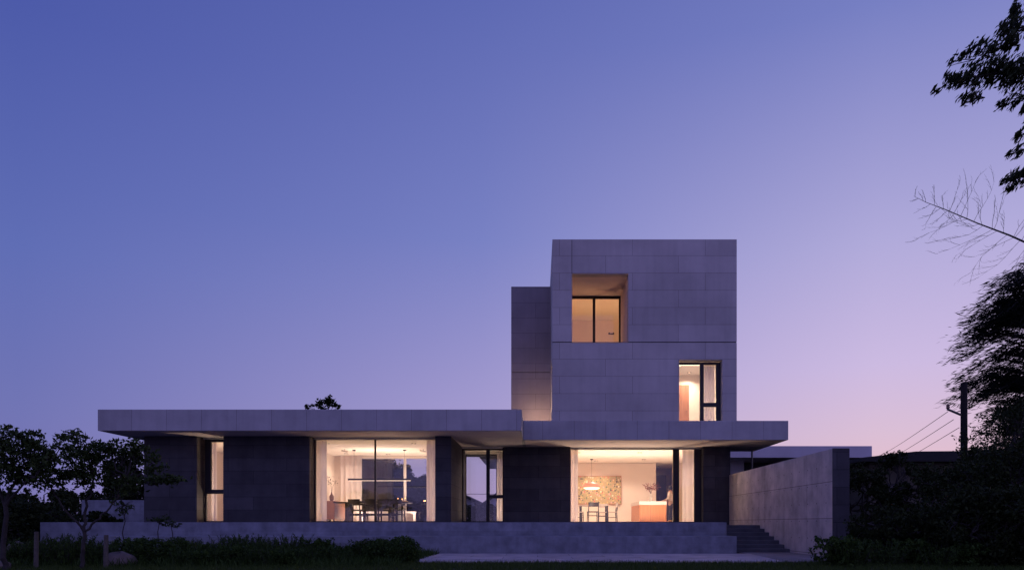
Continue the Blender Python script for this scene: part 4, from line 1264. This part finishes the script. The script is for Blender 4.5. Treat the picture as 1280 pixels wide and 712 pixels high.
def generic_tree(name, label, base, height, rad, zc, nclu, leaf, mat, seed, count=420, trunk_r=0.12, group=None, squash=0.8, cat='tree', conic=False):
    random.seed(seed)
    clusters, forks = [], []
    fork_z = max(0.3, zc - rad * 0.9)
    forks.append(([base, (base[0], base[1], base[2] + fork_z)], trunk_r, trunk_r * 0.7))
    for k in range(5):
        a = k * 1.256 + random.uniform(-.4, .4)
        q = (base[0] + rad * 0.45 * math.cos(a), base[1] + rad * 0.45 * math.sin(a), base[2] + zc + random.uniform(-.3, .3) * rad)
        forks.append(([(base[0], base[1], base[2] + fork_z * 0.97), q], trunk_r * 0.6, trunk_r * 0.25))
    forks.append(([(base[0], base[1], base[2] + fork_z * 0.97), (base[0], base[1], base[2] + height - rad * 0.4)], trunk_r * 0.7, trunk_r * 0.15))
    for k in range(nclu):
        t = random.random()
        a = random.uniform(0, 2 * math.pi)
        z = base[2] + zc + (height - zc) * (2 * t - 1) * 0.85
        if conic: rr = rad * (1.02 - t) * random.uniform(0.4, 0.95)
        else: rr = rad * math.sqrt(max(0.05, 1 - (2 * t - 1) ** 2)) * random.uniform(0.35, 0.95)
        c = (base[0] + rr * math.cos(a), base[1] + rr * math.sin(a), z)
        s = rad * random.uniform(0.24, 0.40) * (0.7 if conic else 1)
        clusters.append((c, (s, s, s * squash), count, random.randint(1, 6) if not conic else 6))
    return tree(name, label, base, forks, clusters, leaf, mat, r0=trunk_r, group=group, twigs=3, cat=cat)


def shared_copy(o, loc, rz, label, scale=1.0, group=None):
    return place(copy_tree(o), loc, rz, label, group, scale)


# trees far behind the house: crown peeping over the roof, the wood behind the dining room, the left skyline
D = 44.0
b = (X(406, D), D, 0.0)
tree('broadleaf_tree', 'tree whose crown peeps over the left flat roof', b, [([b, P(405, 560, D), P(407, 518, D)], 0.22, 0.09)],
     [cl(404, 506, D, 9, 6, 200, 0), cl(413, 501, D, 7, 5, 170, 0), cl(417, 506, D, 5, 3, 60, 0), cl(384, 508, D, 5, 3, 60, 0), cl(394, 505, D, 4, 3, 26, 0), cl(425, 509, D, 4, 3, 36, 0), cl(405, 525, D, 26, 12, 300, 0)],
     (0.20, 0.10), 'leaf2', twigs=3)
far0 = generic_tree('woodland_tree', 'x', (0, 50, 0), 5.2, 2.0, 3.0, 26, (0.30, 0.16), 'leaf2', 21, 130, 0.16)
far1 = generic_tree('woodland_tree', 'x', (0, 50, 0), 6.2, 1.5, 3.2, 26, (0.26, 0.12), 'leaf2', 22, 120, 0.16, conic=True)
wood_g = 'dark trees of the wood behind the dining room'
used = [False, False]
def far_tree(k, x, y, s, lab, grp):
    src = (far0, far1)[k]
    o = src if not used[k] else copy_tree(src)
    used[k] = True
    return place(o, (x, y, 0), random.uniform(0, 6), lab, grp, s)
random.seed(3)
for i in range(14):
    px = 468 + i * 5.6
    D = random.uniform(46, 54)
    far_tree(i % 2 if i % 3 else 0, X(px, D), D, random.uniform(0.88, 1.12) * (0.86 if px < 480 else 0.74), 'dark tree of the wood seen through the dining room\'s rear glass', wood_g)
for i in range(22):
    px = -20 + i * 9.5
    D = random.uniform(56, 70)
    far_tree(random.randint(0, 1), X(px, D), D, random.uniform(0.48, 0.72) * D / 60, 'dark tree of the far skyline left of the house', 'dark trees of the far left skyline')
for i in range(6):
    D = random.uniform(44, 50)
    far_tree(0, X(578 + i * 8, D), D, random.uniform(0.34, 0.44), 'low dark bush beyond the glazed hall', 'low dark bushes beyond the glazed hall')
generic_tree('conifer', 'slim far conifer rising above the left skyline', (X(34, 58), 58, 0), Z(608, 58), 0.9, 1.8, 26, (0.2, 0.09), 'leaf2', 9, 120, 0.1, conic=True)
# evergreens against the left end of the house
for i, (px, D, ht, rd, lab) in enumerate(((163, 30.5, 3.9, 1.25, 'dense dark evergreen behind the low wall at the house\'s left end'), (140, 31.5, 2.9, 1.1, 'lower dark evergreen left of the dense one behind the low wall'))):
    generic_tree('evergreen_shrub', lab, (X(px, D), D, 0), ht, rd, ht * 0.5, 22, (0.14, 0.08), 'leaf2', 31 + i, 260, 0.1, cat='shrub')
for i, (px, D, ht, rd, lab) in enumerate(((28, 22, 1.5, 1.6, 'wide dark bush beneath the tree at the left edge'), (-10, 20, 1.5, 1.5, 'dark bush cut by the left edge of the garden'), (118, 23.5, 1.2, 0.7, 'round bush before the low wall, behind the small tree'))):
    generic_tree('garden_bush', lab, (X(px, D), D, 0), ht, rd, ht * 0.5, 18, (0.12, 0.07), 'leaf2', 41 + i, 260, 0.06, cat='bush')

# right side: shrubs and small trees in front of the shed
right_g = 'dark shrubs along the right side of the garden'
rs = [(1082, 18.5, 2.4, 0.85, 'leafy dark shrub nearest the end of the concrete garden wall', 20),
      (1118, 19.0, 2.8, 0.65, 'tallest pointed dark shrub standing before the shed', 20),
      (1154, 18.0, 2.2, 1.05, 'dark rounded shrub standing right of the pointed one', 24),
      (1196, 17.0, 2.2, 1.05, 'dark shrub standing below the utility pole', 24),
      (1240, 16.0, 2.5, 1.2, 'dark shrub below the tall feathery tree', 30),
      (1285, 15.0, 2.7, 1.2, 'dark shrub cut by the right edge, below the tall tree', 30),
      (1105, 15.5, 1.15, 0.8, 'low dark bush at the foot of the pointed shrub', 16),
      (1165, 14.6, 1.2, 0.95, 'low spreading dark bush before the rounded shrub', 20),
      (1228, 13.6, 1.4, 1.0, 'low dark bush in the lower right corner of the garden', 26),
      (1285, 13.2, 1.6, 1.0, 'low dark bush at the very right edge', 26),
      (1268, 20.0, 4.3, 1.35, 'tall dark bush filling the foot of the feathery tree', 44),
      (1222, 20.5, 3.1, 0.9, 'dark bush right behind the foot of the utility pole', 26)]
for i, (px, D, ht, rd, lab, nc) in enumerate(rs):
    generic_tree('garden_shrub', lab, (X(px, D), D, 0), ht, rd, ht * 0.52, nc, (0.085, 0.042), 'leaf2', 60 + i, 230, 0.04, right_g, cat='shrub')

# tall feathery tree on the right: layered drooping sprays
def feathery_tree():
    base = (X(1300, 23.5), 23.5, 0.0)
    o = thing('feathery_tree', 'tall dark feathery tree rising at the right edge', 'tree', base)
    m = MB(base)
    top = Z(335, 23.5)
    m.tube(wiggle(base, (base[0] + 0.2, base[1], top), 8, 0.01), [0.26 - 0.025 * i for i in range(9)], 10)
    cen, dirs = [], []
    rnd = random.Random(5)
    for k in range(340):
        t = rnd.random() ** 0.85
        z = 2.2 + (top - 2.2) * t
        a = rnd.uniform(0, 2 * math.pi)
        R_ = float(np.interp(z, [2.2, 5.0, 5.6, 7.45, 8.5, 9.2, 9.6], [1.7, 1.8, 2.75, 2.45, 2.05, 1.3, 0.6])) * rnd.uniform(0.5, 1.0)
        st = (base[0], base[1], z - 0.35 * R_ * 0.3)
        mid = (base[0] + 0.55 * R_ * math.cos(a), base[1] + 0.55 * R_ * math.sin(a), z + 0.22)
        en = (base[0] + R_ * math.cos(a), base[1] + R_ * math.sin(a), z - 0.14 * R_ + rnd.uniform(-.25, .1))
        m.tube([st, mid, en], [0.035, 0.02, 0.005], 5)
        n = int(205 * R_ / 2.5)
        u = NPR.uniform(0.25, 1.05, n)[:, None]
        p = np.where(u < 0.55, np.array(st) + (np.array(mid) - np.array(st)) * u / 0.55, np.array(mid) + (np.array(en) - np.array(mid)) * (u - 0.55) / 0.45)
        p = p + NPR.normal(size=(n, 3)) * np.array([0.17, 0.17, 0.045])
        cen.append(p)
        dirs.append(np.tile(np.array([math.cos(a) * 1.4, math.sin(a) * 1.4, -0.35]), (n, 1)))
    m.build('trunk', 'bark', o)
    c = np.concatenate(cen) - np.asarray(base)
    d = np.concatenate(dirs)
    quads('crown', leaf_quads(c, 0.21, 0.028, direction=d, spread=0.36), 'needle', o)
feathery_tree()

# near tree standing just outside the right edge, its boughs reaching into view
def near_tree():
    D = 9.0
    base = (X(1530, D), D + 0.4, 0.0)
    fk = P(1490, 120, D + .3)
    forks = [([base, (base[0] - 0.1, base[1], 3.0), fk], 0.20, 0.10),
             ([fk, P(1390, 80, D), P(1300, 85, D), P(1240, 92, D), P(1190, 102, D)], 0.07, 0.008),
             ([fk, P(1400, 20, D), P(1310, 30, D), P(1262, 38, D)], 0.06, 0.010),
             ([fk, P(1400, 200, D), P(1320, 205, D), P(1268, 224, D)], 0.05, 0.008)]
    o = thing('overhanging_tree', 'near dark tree whose boughs hang into the top right corner', 'tree', base)
    m = MB(base)
    for pts, ra, rb in forks:
        full = []
        for i in range(len(pts) - 1):
            seg = wiggle(pts[i], pts[i + 1], 3, 0.03)
            full += seg if i == 0 else seg[1:]
        m.tube(full, [ra + (rb - ra) * (i / (len(full) - 1)) ** 0.6 for i in range(len(full))], 8)
    lv = []
    spec = [(1183, 104, 20, 7, 60), (1205, 96, 22, 12, 120), (1232, 88, 24, 14, 190), (1258, 90, 24, 16, 220), (1280, 84, 18, 18, 190), (1222, 70, 26, 12, 100),
            (1200, 72, 10, 9, 26), (1250, 52, 22, 14, 120), (1268, 32, 16, 18, 120), (1246, 42, 12, 10, 40), (1276, 10, 10, 14, 60), (1213, 120, 16, 11, 70), (1262, 118, 16, 12, 80),
            (1278, 132, 12, 10, 60), (1276, 162, 8, 10, 40), (1274, 184, 11, 7, 46), (1264, 226, 16, 8, 90), (1280, 220, 14, 9, 80), (1310, 60, 30, 60, 500), (1330, 160, 40, 60, 450), (1400, 60, 60, 60, 500)]
    for px, py, rx, ry, n in spec:
        s = D / 900
        c = P(px, py, D)
        n = int(n * 1.6)
        p = ball(c, (rx * s, 0.22, ry * s), n, 0.1)
        lv.append(p)
        for _ in range(max(2, n // 22)):
            e = p[random.randrange(len(p))]
            stt = (c[0] + 0.18, c[1], c[2] - 0.02)
            m.tube(wiggle(stt, e, 3, 0.06), [0.006, 0.005, 0.004, 0.002], 5)
    m.build('trunk', 'bark', o)
    c = np.concatenate(lv) - np.asarray(base)
    quads('crown', leaf_quads(c, 0.092, 0.025, direction=(-0.8, 0.1, -1.0), spread=0.30), 'leaf2', o)
near_tree()


# bare branch: leafless tree outside the right edge
def bare_tree():
    D = 12.0
    base = (X(1450, D), D, 0.0)
    o = thing('bare_tree', 'leafless tree reaching a thin twiggy branch in from the right', 'tree', base)
    m = MB(base)
    fk = P(1440, 380, D)
    m.tube([base, (base[0] + 0.05, base[1], 2.2), fk, P(1460, 200, D), P(1470, 60, D)], [0.11, 0.09, 0.07, 0.05, 0.02], 8)
    main = [fk, P(1360, 338, D), P(1300, 311, D), P(1262, 294, D), P(1222, 279, D), P(1182, 262, D), P(1158, 253, D), P(1142, 245, D)]
    rr = [0.045, 0.028, 0.018, 0.014, 0.010, 0.007, 0.004, 0.002]
    m.tube(main, rr, 7)
    rnd = random.Random(12)
    def at(px):
        for i in range(len(main) - 1):
            a, b = main[i], main[i + 1]
            pa, pb = a[0] * 900 / D + 672, b[0] * 900 / D + 672
            if pb <= px <= pa:
                t = (pa - px) / (pa - pb)
                return Vector(a).lerp(Vector(b), t)
        return Vector(main[-1])
    s = D / 900
    def twig(p, d, ln, r, lvl):
        pts = [p]; cur = Vector(p); dd = Vector(d).normalized()
        for i in range(5):
            dd = (dd + Vector((rnd.gauss(0, .12) - 0.01, rnd.gauss(0, .1), rnd.gauss(0, .12) + 0.03))).normalized()
            cur = cur + dd * ln / 5; pts.append(tuple(cur))
        m.tube(pts, [r * (1 - i / 6.5) for i in range(6)], 4)
        if lvl:
            for i in range(1, 6):
                if rnd.random() < 0.95:
                    sd = Vector((rnd.uniform(-1, 0.6), rnd.uniform(-.6, .6), rnd.uniform(-1, 1)))
                    twig(pts[i], dd * 1.7 + sd * 0.75, ln * rnd.uniform(0.14, 0.42), r * 0.7, lvl - 1)
    ups = [(1144 + 8.5 * i + rnd.uniform(-4, 4), min(60, 12 + 4.4 * i) * rnd.uniform(0.55, 1.1)) for i in range(20)]
    for px, ln in ups:
        p = at(px); twig(tuple(p), (rnd.uniform(-0.15, 0.3) + 0.0024 * (px - 1146), rnd.uniform(-.6, .6), 1.0), ln * s * 1.05, 0.0034, 2)
    dn = [(1150 + 9 * i + rnd.uniform(-4, 4), min(82, 16 + 6 * i) * rnd.uniform(0.6, 1.1)) for i in range(18)]
    for px, ln in dn:
        p = at(px); twig(tuple(p), (-0.95 + rnd.uniform(-.2, .35), rnd.uniform(-.6, .6), -0.62 + rnd.uniform(-.2, .2)), ln * s, 0.0034, 2)
    m.build('trunk', 'bark', o)
bare_tree()

# ------------------------------------------------------------------ planting bed before the terrace
def shrub_proto(kind, seed):
    rng = np.random.default_rng(seed)
    o = thing('bed_shrub', 'x', 'shrub')
    m = MB(); random.seed(seed)
    if kind == 'round':
        for k in range(7):
            a = k * 0.9; m.tube([(0, 0, 0), (0.15 * math.cos(a), 0.15 * math.sin(a), 0.3)], [0.012, 0.005], 5)
        p = NPR.normal(size=(2600, 3)); p /= np.linalg.norm(p, axis=1, keepdims=True)
        p *= NPR.uniform(0.6, 1.03, (2600, 1)) * (1 + 0.10 * np.sin(p[:, :1] * 9 + seed) * np.cos(p[:, 2:] * 8))
        p = p * np.array([0.36, 0.36, 0.30]) + np.array([0, 0, 0.31])
        q = leaf_quads(p, 0.05, 0.028)
    elif kind == 'spiky':
        cs = []
        qs = []
        for k in range(46):
            a = random.uniform(0, 6.28); r = random.uniform(0, 0.3); hgt = random.uniform(0.28, 0.58)
            st = np.array([r * math.cos(a), r * math.sin(a), 0]); en = st + np.array([0.2 * math.cos(a), 0.2 * math.sin(a), hgt])
            m.tube([tuple(st), tuple(en)], [0.006, 0.002], 4)
            u = NPR.uniform(0.1, 1, (34, 1))
            qs.append(st + (en - st) * u + NPR.normal(size=(34, 3)) * 0.02)
        q = leaf_quads(np.concatenate(qs), 0.09, 0.018, direction=(0, 0, 0.9), spread=0.6)
    else:
        for k in range(9):
            a = k * 0.7; m.tube([(0, 0, 0), (0.2 * math.cos(a), 0.2 * math.sin(a), 0.35)], [0.010, 0.004], 5)
        ps = [ball((random.uniform(-.3, .3), random.uniform(-.25, .25), random.uniform(0.15, 0.42)), (0.16, 0.16, 0.13), 130) for _ in range(14)]
        q = leaf_quads(np.concatenate(ps), 0.07, 0.035)
    m.build('stem', 'bark', o)
    quads('foliage', q, 'shrub', o)
    return o


protos = {k: shrub_proto(k, 80 + i) for i, k in enumerate(('round', 'spiky', 'loose'))}
usedp = {k: False for k in protos}
def bed(kind, px, D, s, lab, grp):
    src = protos[kind]
    o = copy_tree(src) if usedp[kind] else src
    usedp[kind] = True
    place(o, (X(px, D), D, 0.0), random.uniform(0, 6.28), lab, grp, s)
random.seed(19)
labs = {'spiky': ('spiky low shrub in the long planting bed before the terrace', 'spiky low shrubs in the planting bed'),
        'loose': ('loose leafy shrub in the long planting bed before the terrace', 'loose leafy shrubs in the planting bed')}
for i in range(24):
    px = 232 + i * 11.2
    kind = 'spiky' if (px < 380 and i % 3 != 2) or i % 4 == 1 else 'loose'
    bed(kind, px + random.uniform(-4, 4), random.uniform(15.4, 17.6), random.uniform(0.55, 1.05), *labs[kind])
for i in range(16):
    px = 215 + i * 14
    kind = 'spiky' if i % 2 else 'loose'
    bed(kind, px + random.uniform(-5, 5), random.uniform(13.4, 14.6), random.uniform(0.5, 0.8), *labs[kind])
bed('round', 503, 14.4, (1.0, 1.0, 0.92), 'clipped round dark shrub at the paving\'s left end', None)
bed('round', 476, 15.0, (1.0, 1.0, 0.8), 'lower rounded shrub left of the clipped round one', None)
bed('round', 192, 14.2, (1.35, 1.2, 0.85), 'broad rounded shrub beside the rock and timber stake', None)
bed('loose', 168, 15.2, 1.0, 'loose shrub behind the rock in the left garden', None)
bed('round', 222, 15.8, 0.85, 'small rounded shrub behind the broad one, before the terrace', None)
for i, px in enumerate((10, 32, 62, 84, 122, 56, 74, 92, 108, 136, 146, 24)):
    bed('spiky', px, random.uniform(13.2, 14.8) if i < 5 else random.uniform(15.4, 17.2), random.uniform(0.7, 1.05), 'spiky low shrub beneath the small trees on the left', 'spiky low shrubs beneath the left trees')
for i, px in enumerate((1046, 1058, 1082, 1110, 1140, 1175, 1215, 1255)):
    bed('spiky' if i % 2 else 'loose', px, random.uniform(13.2, 15.5), random.uniform(0.7, 1.0) * (1.2 if i == 0 else 1), 'low leafy plant at the foot of the right-hand shrubs', 'low plants at the foot of the right shrubs')


# rocks, stakes
def rock(px, D, sx, sz, label, seed, mat='rock'):
    rng = random.Random(seed)
    me_ = MB((X(px, D), D, 0))
    prof = [(0.55, -0.05), (0.66, 0.25), (0.60, 0.6), (0.38, 0.88), (0.0001, 0.95)]
    me_.lathe([(r * sx, z * sz) for r, z in prof], X(px, D), D, 0, 14)
    me_.v = [(x + rng.uniform(-.15, .15) * sx, y + rng.uniform(-.15, .15) * sx, z + rng.uniform(-.14, .14) * sz) for x, y, z in me_.v]
    o = me_.build('boulder', mat, None, smooth=True)
    s = o.modifiers.new('sub', 'SUBSURF'); s.levels = 2; s.render_levels = 2
    return tag(o, label, 'rock')
rock(150, 13.6, 0.44, 0.30, 'reddish grey boulder beside the timber stake', 1)
rock(163, 13.9, 0.2, 0.26, 'smaller stone leaning right of the reddish boulder', 2)
rock(22, 17.5, 0.36, 0.40, 'pale grey boulder under the left-edge tree', 3, 'stake')
rock(38, 17.9, 0.30, 0.34, 'smaller pale boulder right of the larger pale one', 4, 'stake')
rock(2, 12.7, 0.25, 0.16, 'low stone in the bottom left corner', 5)
for px, D, zt, rr, lab in ((132, 12.9, 668, 0.042, 'weathered timber stake standing in the left garden by the boulder'), (45, 12.8, 664, 0.04, 'dark timber stake between the two small trees')):
    tag(MB((X(px, D), D, 0)).tube([(X(px, D), D, -0.1), (X(px, D) + 0.01, D, Z(zt, D))], [rr, rr * 0.9], 8).build('timber_stake', 'stake', None, 0.004), lab, 'stake')

# lawn and undergrowth: blades nobody could count
n = 52000
xy = np.stack([NPR.uniform(-10.5, 10.5, n), NPR.uniform(11.6, 14.8, n), np.zeros(n)], 1)
hgt = NPR.uniform(0.03, 0.09, n)
d = np.stack([NPR.normal(0, 0.35, n), NPR.normal(0, 0.35, n), np.ones(n)], 1); d *= hgt[:, None]
s = NPR.normal(size=(n, 3)); s[:, 2] = 0; s /= np.linalg.norm(s, axis=1, keepdims=True); s *= 0.005
bl = np.stack([xy - s, xy + s, xy + d + s * 0.2, xy + d - s * 0.2], 1)
tag(quads('grass', bl, 'grass'), 'dark green lawn grass along the front of the garden', None, kind='stuff')
n = 30000
xy = np.stack([NPR.uniform(-15, -2.6, n), NPR.uniform(13.2, 19.1, n), np.zeros(n)], 1)
hgt = NPR.uniform(0.05, 0.20, n)
d = np.stack([NPR.normal(0, 0.5, n), NPR.normal(0, 0.5, n), np.ones(n)], 1); d *= hgt[:, None]
s = NPR.normal(size=(n, 3)); s[:, 2] = 0; s /= np.linalg.norm(s, axis=1, keepdims=True); s *= 0.012
bl = np.stack([xy - s, xy + s, xy + d + s * 0.2, xy + d - s * 0.2], 1)
tag(quads('undergrowth', bl, 'shrub'), 'low dark undergrowth filling the planting bed', None, kind='stuff')
